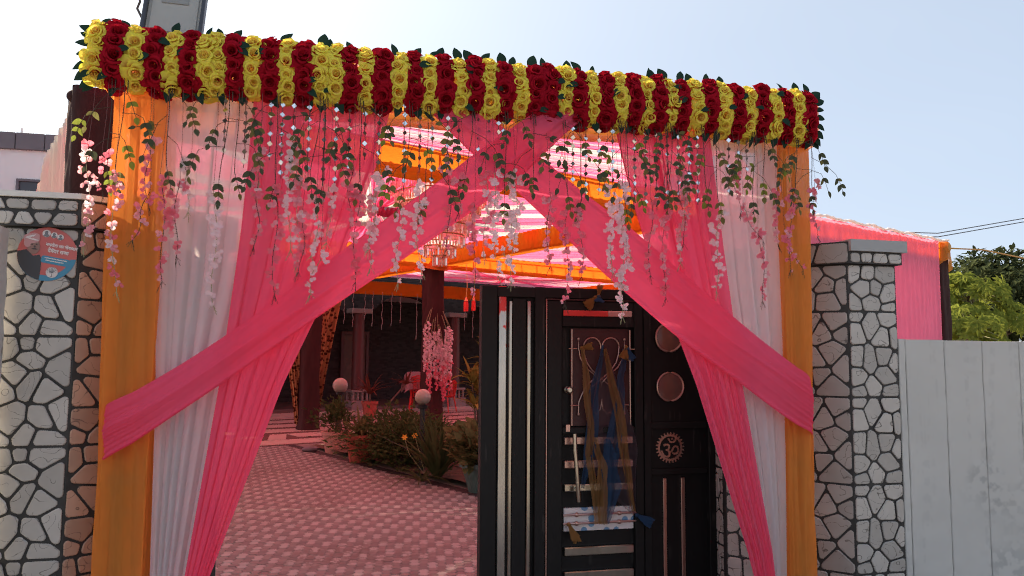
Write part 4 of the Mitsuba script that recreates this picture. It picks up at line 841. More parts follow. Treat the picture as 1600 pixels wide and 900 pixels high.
pompom('tulle_knot', 'gold tulle bow tied on the left ball of the heart grille', V(1.425, GY - .05, 1.602), V(1, -.2, .2), .06, .022, 'm_tulle_gold', 6, 50)
pompom('tulle_knot', 'gold tulle bow tied on the right side of the heart grille', V(1.70, GY - .05, 1.61), V(-.35, -.2, -1), .075, .03, 'm_tulle_gold', 7, 50)
pompom('tulle_knot', 'blue tulle end beside the right gold bow on the heart grille', V(1.71, GY - .05, 1.60), V(.35, -.1, -1), .075, .022, 'm_tulle_blue', 8, 40)

# ------------------------------------------------------------------ the tent: orange beams, maroon posts, pleated pink and white roof
ZB, ZT = 3.45, 3.80
TENT = thing('courtyard_tent', 'large wedding tent over the courtyard with orange cloth beams and pleated pink and white ceiling', 'tent')
def tent_beam(p, q, zb, zt, seed, w=.36, slant=0.0, pleat=.010):
    """cloth sleeve hung round a truss between two tent points (a, b)"""
    p, q = tp(*p), tp(*q); L = np.linalg.norm(q - p); d = (q - p) / L; nrm = np.cross(V(0, 0, 1), d)
    n = int(L / (.06 if not slant else .016)); t = np.linspace(0, L, n)
    sec = V([-1, 0], [-1.0, .55], [-1.0, 1], [-.5, 1.04], [0, 1.05], [.5, 1.04], [1.0, 1], [1.0, .55], [1, 0])
    off, down = sec[:, 0], sec[:, 1]
    T_, O = np.meshgrid(t, off, indexing='ij'); Dn = np.repeat(down[None], n, 0)
    sag = .03 * np.sin(np.pi * (T_ % 1.8) / 1.8)
    ph = T_ / .135 + slant * Dn + .35 * np.sin(T_ * 3.1)
    rip = pleat * np.sin(2 * np.pi * ph) * (.6 + .4 * np.sin(T_ * 2.1 + seed)) + .006 * rnd_noise(T_ / 4 + Dn * .2, seed, 6, 2, 12)
    Z = zt - (zt - zb) * Dn + np.where(Dn < .1, -sag * .7, 0) - np.where(Dn > .95, sag * .3, 0)
    P = p[None, None] + d * T_[..., None] + nrm * (O * (w / 2) + np.sign(O) * rip)[..., None]
    P[..., 2] = Z
    return grid(P), (p, q)
def add_beam(p, q, zb=ZB, zt=ZT, seed=1, w=.36, slant=0., pleat=.010, label=None):
    m, (P, Q) = tent_beam(p, q, zb, zt, seed, w, slant, pleat)
    k_ = part(TENT, 'beam_cloth', m, 'm_orange_top', True)
    part(TENT, 'beam_truss', truss(P + V(0, 0, (zb + zt) / 2), Q + V(0, 0, (zb + zt) / 2), .22, TENT), 'm_truss')
    return k_
A0, A1, A2 = -.6, 7.0, 14.1; B0, B1, B2 = 3.78, 10.9, 15.4
add_beam((A0 + .35, B0), (A2, B0), seed=1)
k_ = add_beam((A1, B0), (A1, B2), seed=2, slant=1.6, pleat=.016); say(k_, 'orange tent beam with slanting pleats above the maroon post')
add_beam((A1, B1), (A2, B1), seed=3); add_beam((A0, B1), (A1, B1), seed=5)
add_beam((A0, B2), (A2 + 1, B2), 3.20, 3.53, 4, .3)
add_beam((A2, B0), (A2, B2), seed=7)
def post_mesh(a, b, z0, z1, w, seed):
    n, m = 50, 40; z = np.linspace(z0, z1, n)[:, None]; an = np.linspace(0, 2 * np.pi, m, endpoint=False)[None]
    sq = 1 / np.maximum(np.abs(np.cos(an)), np.abs(np.sin(an))); r = w / 2 * np.minimum(sq, 1.30) * (1 + .045 * np.sin(an * 5 + z * 3 + seed) + .02 * np.sin(an * 9 - z * 7) + .012 * np.sin(z * 23 + seed)) * (1 + .10 * np.exp(-z / .12))
    q = np.stack([r * np.cos(an), r * np.sin(an), z + 0 * an], -1); v, f = grid(q, True)
    return xf((np.vstack([v, [[0, 0, z1]]]), np.vstack([f, [[(n - 1) * m + i, (n - 1) * m + (i + 1) % m, n * m] for i in range(m)]])), frame(tp(a, b), TA, TB))
for a, b, z1, w, lab in ((A0 + .14, B0, 3.68, .40, 'thick maroon cloth wrapped post at the left front corner'), (A1, B1, 3.5, .37, 'maroon cloth wrapped post in the middle of the courtyard'), (A2, B0, 3.72, .36, 'maroon cloth wrapped post at the right front corner'), (A1, B0, 3.46, .36, None), (A2, B1, 3.46, .36, None), (4.83, 12.25, 3.5, .37, 'maroon post standing inside the patterned gold curtain')):
    k_ = part(TENT, 'post', post_mesh(a, b, 0, z1, w, a + b), 'm_maroon', True)
    if lab: say(k_, lab)
add_beam((4.83, B1), (4.83, B2), seed=8)
# knot of maroon cloth on the left post, orange cloth on the right one
part(TENT, 'post_knot', xf(trimesh.creation.icosphere(3, .075), frame(tp(A0 - .02, B0 - .05, 3.62), (1, .2, 0), (0, 0, 1)) @ np.diag([1.1, .8, .7, 1])), 'm_maroon', True)
def cloth_cap(a, b, z0, z1, w, seed, flare):
    n, m = 14, 40; t = np.linspace(0, 1, n)[:, None]; an = np.linspace(0, 2 * np.pi, m, endpoint=False)[None]
    r = (w / 2) * (1.12 + flare * t ** 2 + .07 * t * np.sin(an * 7 + seed) + .05 * np.sin(an * 11 + 4 * t)); z = z1 - (z1 - z0) * t * (1 + .25 * np.sin(an * 2 + seed))
    v, f = grid(np.stack([r * np.cos(an), r * np.sin(an), z], -1), True)
    return xf((np.vstack([v, [[0, 0, z1 + .02]]]), np.vstack([f, [[i, (i + 1) % m, n * m] for i in range(m)]])), frame(tp(a, b), TA, TB))
part(TENT, 'post_cap', cloth_cap(A2, B0, 3.34, 3.82, .42, 2, .22), 'm_orange', True)
part(TENT, 'post_cap', cloth_cap(A1, B1, 3.38, 3.55, .46, 5, .7), 'm_orange', True)
part(TENT, 'post_cap', cloth_cap(4.83, 12.25, 3.38, 3.55, .46, 7, .6), 'm_orange', True)
# front slope: strips of pleated cloth from the arch up to the front beam
rr = np.random.default_rng(21)
def pleat_strip(P0, P1, Q0, Q1, n, seed, amp, sag=.04, nl=60):
    """cloth between edge P0-P1 and edge Q0-Q1 with n pleats that run along the edges"""
    m = n * 6; s = np.linspace(0, 1, m); t = np.linspace(0, 1, nl); S, T_ = np.meshgrid(s, t, indexing='ij')
    E0 = P0 + (P1 - P0) * t[:, None]; E1 = Q0 + (Q1 - Q0) * t[:, None]
    G = E0[None] * (1 - S[..., None]) + E1[None] * S[..., None]
    r = np.random.default_rng(seed); ph = 2 * np.pi * n * (S + .10 * np.sin(2 * np.pi * S * 1.3 + seed) / n * 2 + .02 * np.sin(5 * T_ + seed + 9 * S))
    G[..., 2] += amp * np.sin(ph) + amp * .5 * np.sin(2.3 * ph + 3 * T_ + seed) - sag * np.sin(np.pi * T_) + .006 * np.sin(9 * T_ + 7 * S + seed)
    return grid(G)
FA0, FA1 = tp(A0, B0 - .16, 3.76), tp(5.9, B0 - .16, 3.76)
GA0, GA1 = V(-.95, .19, 2.86), V(2.42, .19, 2.86)
s = 0.0; k2 = 0
seq = ['m_tent_white', 'm_tent_pale', 'm_tent_pale', 'm_tent_pink', 'm_tent_pale', 'm_tent_pink', 'm_tent_pink', 'm_tent_pale', 'm_tent_pink', 'm_tent_white', 'm_tent_pale', 'm_tent_pink', 'm_tent_pale']
while s < 1:
    w = rr.uniform(.025, .06); e = min(1, s + w); c0, c1 = GA0 + (FA0 - GA0) * s, GA1 + (FA1 - GA1) * s; d0, d1 = GA0 + (FA0 - GA0) * (e + .001), GA1 + (FA1 - GA1) * (e + .001)
    part(TENT, 'roof_strip', pleat_strip(c0, c1, d0, d1, max(2, int(w * 4.2 / .075)), k2, .009), seq[k2 % len(seq)], True)
    s = e; k2 += 1
# roof bays: pleats radiating from a gathered rosette
def fan(center, corners, a0, a1, rin, z_in, z_out, npl, seed, amp):
    """sector of a bay between two bearings: from the rosette to the bay's edge"""
    m, n = npl * 6, 26; th = np.linspace(a0, a1, m); t = np.linspace(0, 1, n) ** 1.3
    (ax0, ax1), (by0, by1) = corners; ca, cb = np.cos(th), np.sin(th)
    with np.errstate(divide='ignore'):
        ra = np.where(ca > 0, (ax1 - center[0]) / np.where(np.abs(ca) < 1e-6, 1e-6, ca), (ax0 - center[0]) / np.where(np.abs(ca) < 1e-6, -1e-6, ca))
        rb = np.where(cb > 0, (by1 - center[1]) / np.where(np.abs(cb) < 1e-6, 1e-6, cb), (by0 - center[1]) / np.where(np.abs(cb) < 1e-6, -1e-6, cb))
    R = np.minimum(ra, rb)[:, None]; rad = rin + (R - rin) * t[None]
    ph = 2 * np.pi * npl * (th - a0)[:, None] / (a1 - a0)
    z = z_in + (z_out - z_in) * np.minimum(1, (rad - rin) / 1.0 * .6 + t[None] * .4) - .10 * np.sin(np.pi * t[None]) + amp * (np.sin(ph) + .4 * np.sin(2.2 * ph + seed + 3 * t[None])) * (.35 + .65 * np.minimum(1, rad / 1.5))
    X = center[0] + rad * ca[:, None]; Y = center[1] + rad * cb[:, None]
    return grid(TA * X[..., None] + TB * Y[..., None] + V(0, 0, 1) * z[..., None])
def bay(center, corners, nsec, cols, rin, z_in, z_out, seed, npl=4, amp=.022, off=0.0):
    for q in range(nsec):
        a0 = off + 2 * np.pi * q / nsec; a1 = off + 2 * np.pi * (q + 1) / nsec
        part(TENT, 'ceiling_fan', fan(center, corners, a0, a1 + .002, rin, z_in, z_out, npl, seed + q, amp), cols[q % len(cols)], True)
bay((3.65, 7.05), ((A0 + .15, A1 - .15), (B0 + .15, B1 - .15)), 40, ['m_tent_pink', 'm_tent_white', 'm_tent_pink', 'm_tent_pink', 'm_tent_white'], .42, 3.66, 3.78, 1)
bay((10.5, 7.3), ((A1 + .15, A2 - .15), (B0 + .15, B1 - .15)), 24, ['m_tent_pink', 'm_tent_pale', 'm_tent_pink'], .1, 3.66, 3.78, 90, 6)
bay((3.3, 13.1), ((A0 + .15, A1 - .15), (B1 + .15, B2 - .15)), 20, ['m_tent_pink', 'm_tent_pale'], .1, 3.60, 3.70, 180, 6)
bay((10.5, 13.1), ((A1 + .15, A2 + .5), (B1 + .15, B2 - .15)), 24, ['m_tent_pale', 'm_tent_pink', 'm_tent_pale'], .1, 3.60, 3.70, 270, 6)
# the rosette: two rings of gathered cloth round a deep dark mouth
RS = uniq(TENT + '__rosette')
def rosette_ring(r0, r1, z0, z1, npl, seed, amp, a0=0, a1=2 * np.pi):
    m, n = npl * 6, 12; th = np.linspace(a0, a1, m)[:, None]; t = np.linspace(0, 1, n)[None]
    ph = npl * th * (2 * np.pi / (a1 - a0)); rad = r0 + (r1 - r0) * t; z = z0 + (z1 - z0) * t - .09 * np.sin(np.pi * t) + (.02 + .02 * t) * amp * np.sin(ph) + .008 * np.sin(2.6 * ph + seed)
    return grid(TA * (3.65 + rad * np.cos(th))[..., None] + TB * (7.05 + rad * np.sin(th))[..., None] + V(0, 0, 1) * z[..., None])
for q in range(10): part(RS, 'gathered_cloth', rosette_ring(.20, .62, 3.70, 3.62, 6, q, 1.0, 2 * np.pi * q / 10, 2 * np.pi * (q + 1) / 10 + .01), 'm_tent_pink' if q % 2 else 'm_tent_white', True)
part(RS, 'mouth', rosette_ring(.05, .21, 3.98, 3.70, 24, 3, .6), 'm_tent_pink', True)
part(RS, 'mouth_back', xf(lathe([(0, 0), (.3, 0)], 24), frame(tp(3.65, 7.05, 4.0), TA, TB)), 'm_maroon')
# pink side cloth right of the arch, with its crumpled top hem
def side_cloth(a0, a1, b, z0, z1f, seed, n=260, m=24, pitch=.13):
    a = np.linspace(a0, a1, n)[:, None]; t = np.linspace(0, 1, m)[None]
    f = .022 * np.sin(2 * np.pi * a / pitch + 1.4 * np.sin(a * 3.1 + seed)) + .02 * rnd_noise(a / 3, seed, 6, 1, 9)
    bb = b + f * (.5 + .5 * t) + 0 * t; z = z1f(a) * (1 - t) + z0 * t
    return grid(TA * (a + 0 * t)[..., None] + TB * bb[..., None] + V(0, 0, 1) * z[..., None])
part(TENT, 'side_cloth', side_cloth(7.2, A2 - .32, B0 - .22, .05, lambda a: 3.80 + 1.1 * np.clip(8.9 - a, 0, 2) ** 2 * .5, 3, pitch=.17), 'm_tent_side', True)
hem = []
r = np.random.default_rng(8)
aa = np.linspace(8.0, A2 + .05, 120); an = np.linspace(0, 2 * np.pi, 9, endpoint=False)
P = np.stack([TA * a + TB * (B0 - .22) + V(0, 0, 3.82 + .55 * max(0, 8.9 - a) ** 2 + .012 * math.sin(9 * a) + .02 * r.uniform()) + np.stack([(.03 + .015 * r.uniform(size=9)) * np.cos(an)] * 3, 1) * TB + V(0, 0, 1) * ((.012 + .014 * r.uniform(size=9)) * np.sin(an))[:, None] for a in aa])
part(TENT, 'top_hem', grid(P, True), 'm_tent_white', True)
# beige side cloth behind the left post
def left_cloth():
    n, m = 160, 20; u = np.linspace(0, 1, n)[:, None]; t = np.linspace(0, 1, m)[None]
    b = 3.9 + 6.5 * u; top = np.minimum(3.8, 4.19 - (b - 5.73) * .335 + .012 * np.sin(b * 9)); f = .014 * np.sin(2 * np.pi * b / .19 + 2 * np.sin(b * 2)) + .008 * np.sin(b * 19)
    return grid(TA * (A0 + .05 + f + 0 * u)[..., None] * np.ones_like(t)[..., None] + TB * (b + 0 * t)[..., None] + V(0, 0, 1) * (top * (1 - t) + .05 * t)[..., None])
k_ = part(TENT, 'side_cloth', left_cloth(), 'm_beige', True); say(k_, 'beige pleated side cloth behind the left corner post')
part(TENT, 'guy_rope', tube([tp(A2, B0 - .05, 3.72), V(12.4, 8.9, 3.70), V(13.6, 9.1, 3.60), V(17, 9.6, 3.2), V(20, 10, 2.6)], .014, 6), 'm_rope')
part(TENT, 'rope_knot', xf(trimesh.creation.icosphere(2, .07), frame(tp(A2 + .1, B0 - .18, 3.72), (1, 0, 0), (0, 0, 1)) @ np.diag([1, 1.6, 1, 1])), 'm_rope', True)
for dz in (0, .07):
    k_ = put('overhead_cable', mikit.ply(tube([V(6, 7.6, 3.60 + dz), V(11.45, 9, 3.93 + dz), V(13.5, 9, 4.32 + dz), V(16, 9, 4.9 + dz), V(30, 9, 8.6 + dz)], .009, 5), 'm_cable')); say(k_, ('lower' if dz == 0 else 'upper') + ' of two grey overhead cables crossing the sky at right', 'cable')

# ------------------------------------------------------------------ patterned gold curtain gathered round the left post
def gold_side(s):
    n, m = 40, 30; t = np.linspace(0, 1, n)[:, None]; u = np.linspace(0, 1, m)[None]; w = .62 * (1 - t) ** 1.15 + .10
    a = 4.83 + s * (.14 + u * w * (1.0 if s < 0 else 1.05)); b = 12.35 + .05 * np.sin(2 * np.pi * u * 5 + s) + .03 * np.sin(u * 40)
    return grid(TA * a[..., None] + TB * (b + 0 * t)[..., None] + V(0, 0, 1) * (3.42 - 3.3 * t + 0 * u)[..., None])
GC = thing('gold_curtain', 'patterned gold curtain tapering down both sides of a maroon post', 'curtain')
for s in (-1, 1): part(GC, 'curtain_side', gold_side(s), 'm_gold_cloth', True)

# ------------------------------------------------------------------ crystal chandelier
CH = thing('chandelier', 'tiered crystal chandelier hanging under the tent ceiling behind the pink sash', 'chandelier')
cc = V(1.30, 6.0, 0); drop = mikit.ply(cat([lathe([(.0, 0), (.0105, .006), (.0105, .115), (.004, .13)], 6)]), 'm_crystal')
for q, (r_, z) in enumerate(((.085, 2.67), (.20, 2.78), (.31, 2.92), (.36, 3.05), (.43, 3.18), (.50, 3.31), (.57, 3.44), (.63, 3.57))):
    part(CH, 'ring', tube([cc + V(r_ * math.cos(t), r_ * math.sin(t), z + .135) for t in np.linspace(0, 2 * np.pi, 40)], .010, 6), 'm_gold')
    n_ = int(2 * np.pi * r_ / .044)
    for j, mm in enumerate(('m_crystal', 'm_crystal', 'm_crystal_cut')):
        ms = [xf(lathe([(.0, 0), (.013, .01), (.014, .10), (.004, .128)], 5), frame(cc + V(r_ * math.cos(t), r_ * math.sin(t), z + .008 * (j % 2)), (1, .3 * j, 0), (0, 1, 0))) for t in np.arange(j, n_, 3) * 2 * np.pi / n_]
        k_ = part(CH, 'crystal_drops', cat(ms), mm); say(k_, kind='stuff')
part(CH, 'stem', tube([cc + V(0, 0, 2.9), cc + V(0, 0, 3.80)], .018, 8), 'm_gold')
for a in range(6): part(CH, 'spoke', tube([cc + V(0, 0, 3.70), cc + V(.6 * math.cos(a), .6 * math.sin(a), 3.70)], .008, 5), 'm_gold')

# ------------------------------------------------------------------ house porch at the back of the courtyard
HS = thing('house', 'dark house with stone clad porch front and maroon columns at the back of the courtyard', 'house')
HM = frame(tp(0, 16.35), TA, V(0, 0, 1))       # local x along the front, y up, z towards the courtyard
front = rects(3, 18, 2.86, 5.2).union(rects(3, 18, 2.70, 2.86).difference(union_all([ell(x, 2.62, 1.25, .42) for x in (6.2, 9.35, 12.5, 15.6)])))
front = front.difference(union_all([ell(x, 2.70, 1.02, .56).intersection(rects(0, 20, 2.5, 3.4)) for x in (6.2, 9.35, 12.5, 15.6)]))
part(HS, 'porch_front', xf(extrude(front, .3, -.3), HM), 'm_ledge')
part(HS, 'porch_floor', xf(bx(3, 18, 15.95, 20, .0, .17, .01), TM), 'm_floor_dark')
for b in (15.7,): part(HS, 'porch_step', xf(bx(3, 18, b, 15.949, .0, .085, .008), TM), 'm_floor_pale')
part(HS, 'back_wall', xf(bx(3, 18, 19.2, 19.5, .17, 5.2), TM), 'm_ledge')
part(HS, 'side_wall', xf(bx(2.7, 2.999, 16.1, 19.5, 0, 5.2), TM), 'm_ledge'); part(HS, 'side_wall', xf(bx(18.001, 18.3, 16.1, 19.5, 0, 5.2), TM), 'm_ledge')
part(HS, 'roof_slab', xf(bx(2.5, 18.6, 15.8, 20, 5.201, 5.4, .02), TM), 'm_house_white')
part(HS, 'porch_ceiling', xf(bx(3, 18, 16.36, 19.19, 3.3, 3.4), TM), 'm_porch_ceiling')
for a in (4.7, 7.8, 10.9, 14.0):
    c = uniq(HS + '__porch_column')
    part(c, 'shaft', xf(lathe([(.17, .60), (.165, 1.6), (.15, 2.70)], 20), frame(tp(a, 16.2), TA, TB)), 'm_porch_col', 40)
    part(c, 'capital', xf(bx(a - .31, a + .31, 15.98, 16.339, 2.70, 2.83, .01), TM), 'm_pedestal')
    part(c, 'pedestal', xf(cat([bx(a - .27, a + .27, 15.94, 16.46, .0, .33, .01), bx(a - .26, a + .26, 15.95, 16.45, .56, .62, .01)] + [xf(lathe([(.028, .331), (.038, .40), (.026, .47), (.034, .56)], 8), frame(V(a + dx, 16.2 + dy, 0), (1, 0, 0), (0, 1, 0))) for dx in (-.2, -.07, .07, .2) for dy in (-.19, .19)]), TM), 'm_pedestal')
for a0, z1, w in ((8.6, 2.3, .95), (11.9, 2.1, .9), (5.6, 2.2, 1.0)):
    d = uniq(HS + '__doorway')
    part(d, 'frame', xf(cat([bx(a0, a0 + .1, 19.10, 19.199, .171, z1, .006), bx(a0 + w - .1, a0 + w, 19.10, 19.199, .171, z1, .006), bx(a0 + .101, a0 + w - .101, 19.10, 19.199, z1 - .1, z1, .006)]), TM), 'm_porch_col')
    part(d, 'door', xf(bx(a0 + .101, a0 + w - .101, 19.14, 19.198, .171, z1 - .101, .004), TM), 'm_door_wood')
# light chains hanging from the back beam
LC = [(5.9, .9), (6.5, .8), (6.92, .88), (7.16, .95), (7.5, .75), (7.72, .92), (8.0, 1.0), (8.28, .9), (8.55, .8), (9.05, 1.25), (9.4, 1.2), (10.62, .95), (10.9, 1.15), (11.2, 1.1), (11.28, 1.0), (11.55, 1.2), (11.62, 1.1), (11.95, .9), (12.4, 1.1)]
for q, (a, L) in enumerate(LC):
    ms = [tube([tp(a + .012 * math.sin(3 * t * 6), 15.22, 3.24 - L * t) for t in np.linspace(0, 1, 14)], .006, 4)] + [bx(-.009, .009, -.009, .009, -.014, .014) for _ in range(0)]
    k_ = put('light_chain', mikit.ply(cat(ms), 'm_thread_pale')); say(k_, f'unlit chain of fairy lights before the dark porch, {ordw(q + 1)} chain from the left', 'light chain', 'fairy light chains before the porch')

# ------------------------------------------------------------------ garden: globe lamps, pots and plants
def globe_lamp(x, y, z, label, rg=.128):
    k_ = thing('globe_lamp', label, 'garden lamp', 'globe lamps in the garden bed')
    part(k_, 'pole', tube([V(x, y, 0), V(x, y, z - .11)], .035, 10), 'm_black_metal'); part(k_, 'collar', lathe([(.03, z - .16), (.065, z - .15), (.07, z - .105), (.0, z - .10)], 16, (x, y, 0)), 'm_black_metal', 40)
    m = trimesh.creation.icosphere(3, rg); part(k_, 'globe', (m.vertices + [x, y, z], m.faces), 'm_globe', True)
globe_lamp(.17, 9.7, 1.05, 'white globe lamp on black pole behind the pink flower pot', .125); globe_lamp(1.20, 6.7, 1.01, 'white globe lamp on black pole in front of the maroon post', .105)
def pot(key, x, y, r0, r1, h, bsdf):
    part(key, 'pot', lathe([(0, .002), (r0, 0), (r0 * 1.03, .02), (r1 * .93, h * .8), (r1 * .94, h * .83), (r1 * 1.04, h * .85), (r1 * 1.06, h), (r1 * .93, h), (r1 * .9, h * .88), (0, h * .87)], 24, (x, y, .0)), bsdf, 35)
def blade(o, d, L, w, bend, n=9, fold=.25):
    t = np.linspace(0, 1, n); d = unit(d); side = unit(np.cross(d, V(0, 0, 1)) + 1e-6); hd = unit(V(d[0], d[1], 0) + 1e-9)
    ctr = o + d * (L * t)[:, None] + (hd * .55 * bend * L - V(0, 0, 1) * bend * L * .9)[None] * (t ** 2.2)[:, None]
    half = w * .5 * np.clip(1.05 - t ** 2.2, .02, 1) * np.clip(t * 6 + .4, 0, 1); up = np.cross(side, d)
    return grid(np.stack([ctr - side * half[:, None] + up * (half * fold)[:, None], ctr, ctr + side * half[:, None] + up * (half * fold)[:, None]], 1))
def blade_plant(key, x, y, z, n, L, w, bsdf, seed, spread=(.1, 1.0), bend=.35, name='leaf', lift=0.0):
    r = np.random.default_rng(seed)
    for q in range(n):
        az = q * 2.4 + r.uniform(-.3, .3); tilt = r.uniform(*spread); d = V(math.cos(az) * math.sin(tilt), math.sin(az) * math.sin(tilt), math.cos(tilt))
        l = L * r.uniform(.65, 1.1); part(key, name, blade(V(x + .03 * math.cos(az), y + .03 * math.sin(az), z + lift * q / n), d, l, w * r.uniform(.8, 1.15), bend * r.uniform(.4, 1.5) * (.3 + tilt)), bsdf, True)
def bush(key, x, y, z0, rx, rz, n, bsdf, seed, L=.08, W=.5):
    """dense leafy shrub: stems, and small leaves set in clumps"""
    r = np.random.default_rng(seed); ms, st = [], []
    nc_ = max(6, n // 22); C_ = [V(x, y, z0) + V(*(r.normal(size=2) * rx * .45), r.uniform(.15, 1) * rz) for _ in range(nc_)]
    for c in C_:
        st.append(tube([V(x + r.uniform(-.03, .03), y, z0 - .05), (V(x, y, z0) + c) / 2 + V(0, 0, .04), c], [.012, .008, .003], 5))
        for _ in range(n // nc_):
            o = c + r.normal(size=3) * V(rx, rx, rz * .7) * .24; o[2] = max(o[2], z0 + .02)
            d = unit((o - V(x, y, z0)) * V(1, 1, .6) + r.normal(size=3) * .35 * rx + V(0, 0, .05)); ms.append(xf(LEAFM[r.integers(3)], leafM(o, d, V(r.uniform(-.5, .5), r.uniform(-.9, .2), 1), L * r.uniform(.6, 1.25), W / .5)))
    k_ = part(key, 'foliage', cat(ms), bsdf, True); say(k_, kind='stuff'); part(key, 'stems', cat(st), 'm_bark')
PL = 'plants in the garden bed'
k_ = thing('potted_plant', 'bushy plant in pale pink pot beside the left globe lamp', 'potted plant', PL); pot(k_, .13, 9.25, .17, .24, .34, 'm_pot_pink'); bush(k_, .16, 9.25, .28, .34, .42, 380, 'm_shrub', 1, .10, .4)
k_ = thing('potted_plant', 'palm-like plant in terracotta red pot at the corner of the garden', 'potted plant', PL); pot(k_, .46, 8.1, .15, .23, .40, 'm_terracotta'); blade_plant(k_, .46, 8.1, .36, 46, .62, .045, 'm_ivy', 3, (.25, 1.35), .45)
k_ = thing('potted_plant', 'drooping ivy plant in dark green pot beside the black gate', 'potted plant', PL); pot(k_, 1.74, 5.3, .16, .26, .34, 'm_pot_green'); bush(k_, 1.72, 5.26, .30, .30, .36, 380, 'm_ivy', 5, .13, .66)
k_ = thing('shrub', 'dense dark shrub in the garden bed behind the red pot', 'shrub'); bush(k_, 1.05, 8.0, .05, .72, .58, 2300, 'm_shrub', 7, .085, .5)
k_ = thing('shrub', 'dark shrub spreading in front of the maroon post', 'shrub'); bush(k_, 1.35, 7.2, .05, .6, .5, 1600, 'm_shrub', 9, .085, .5)
k_ = thing('shrub', 'low leafy shrub at the garden edge between pot and lily', 'shrub'); bush(k_, .98, 7.25, .03, .40, .46, 800, 'm_shrub', 10, .08, .5)
k_ = thing('lily_plant', 'big clump of sword shaped lily leaves in the garden bed', 'plant'); blade_plant(k_, 1.33, 6.1, .04, 95, .92, .055, 'm_blade', 11, (.05, .75), .35); blade_plant(k_, 1.12, 5.95, .04, 16, .62, .03, 'm_blade', 12, (.7, 1.3), .5)
for x, y, z in ((.93, 6.3, .53), (1.06, 6.3, .55)):
    o = V(x, y, z); kk = part(k_, 'yellow_flower', cat([xf(LEAFM[0], leafM(o, V(math.cos(q * 1.05), -.3, math.sin(q * 1.05)), V(0, -1, .3), .042, 1.1)) for q in range(6)]), 'm_yellow_flower', True)
    part(k_, 'flower_stem', tube([V(1.2, 6.3, .05), o + V(.06, 0, -.2), o], .004, 5), 'm_stem_pale')
k_ = thing('spiky_plant', 'upright spiky green plant behind the ivy pot', 'plant'); blade_plant(k_, 2.05, 6.8, .05, 40, .85, .04, 'm_blade', 13, (.05, .6), .3)
k_ = thing('croton_plant', 'tall yellowish leafed plant growing beside the gate edge', 'plant')
for q, (x, y, z) in enumerate(((2.05, 7.4, 1.05), (2.0, 7.25, .8), (2.15, 7.2, 1.3), (2.12, 7.3, .95), (1.98, 7.35, 1.15), (2.2, 7.3, 1.5))): part(k_, 'stem', tube([V(2.1, 7.4, .03), V((x + 2.1) / 2, 7.35, z * .5), V(x, y, z)], [.022, .018, .012], 6), 'm_bark'); blade_plant(k_, x, y, z, 15, .36, .075, 'm_croton', 20 + q, (.2, 1.25), .4, lift=.12)
k_ = thing('cordyline', 'reddish spiky cordyline growing beyond the potted plants', 'plant'); part(k_, 'stem', tube([tp(7.25, 14.3, 0), tp(7.25, 14.3, .62)], .03, 6), 'm_bark'); blade_plant(k_, *tp(7.25, 14.3, .6), 16, .75, .075, 'm_cordyline', 31, (.25, 1.2), .35)
k_ = thing('cordyline', 'reddish cordyline leaning right on a bent stem before the porch', 'plant'); part(k_, 'stem', tube([tp(7.35, 14.0, 0), tp(7.75, 14.1, .45), tp(8.15, 14.1, .85)], .022, 6), 'm_bark'); blade_plant(k_, *tp(8.15, 14.1, .83), 14, .55, .065, 'm_cordyline', 33, (.4, 1.35), .35)
k_ = thing('flower_pot', 'small orange pot under the upright cordyline', 'pot'); o = tp(7.25, 14.3); pot(k_, o[0], o[1], .14, .2, .42, 'm_terracotta')
k_ = thing('stone', 'small dark stone lying on the paving beside the pink pot', 'stone'); m = trimesh.creation.icosphere(2, .1); vv = m.vertices * [1.3, .8, .5]; vv = vv * (1 + .25 * (meshkit.noise(vv * 14) - .5))[:, None]; part(k_, 'body', (vv + [-.28, 9.35, .045], m.faces), 'm_parapet', True)

# garland tied round the middle post
k_ = thing('post_garland', 'bunch of pink and white blossom strings tied round the maroon post', 'blossom garland')
r = np.random.default_rng(66)
strings = [(-.33, 2.2, 1.25), (-.26, 2.25, .95), (-.20, 2.0, .8), (-.12, 2.05, 1.1), (-.02, 2.12, 1.5), (.04, 1.9, .95), (.10, 1.85, .75), (.16, 2.1, 1.3), (.22, 2.18, .95), (.27, 2.12, .85), (-.05, 1.75, .85), (.12, 1.6, .62)]
for q, (da, z0, z1) in enumerate(strings):
    ms = {'m_petal_pink': [], 'm_petal_white': []}; b = 10.62 + r.uniform(-.03, .03)
    for z in np.arange(z1, z0, .024):
        for _ in range(1 + int(r.uniform() < .35)):
            mm = 'm_petal_white' if r.uniform() < (z - .9) * 1.6 else 'm_petal_pink'
            ms[mm].append(xf(blossom(int(r.integers(6))), orient(tp(7.0 + da + r.uniform(-.03, .03), b + r.uniform(-.03, .03), z), V(r.uniform(-.8, .8), -1, r.uniform(-.4, .6)), V(0, 0, 1), .058, r.uniform(0, 6))))
    sk = uniq(k_ + '__string')
    for mm, l in ms.items():
        if l: kk = part(sk, 'blossoms', cat(l), mm, True); say(kk, kind='stuff')
    part(sk, 'cord', tube([tp(7.0 + da * .55, 10.69, z0 + .32), tp(7.0 + da * .85, b + .02, z0 + .1), tp(7.0 + da, b, z0), tp(7.0 + da, b, z1)], .005, 4), 'm_stem_pale')
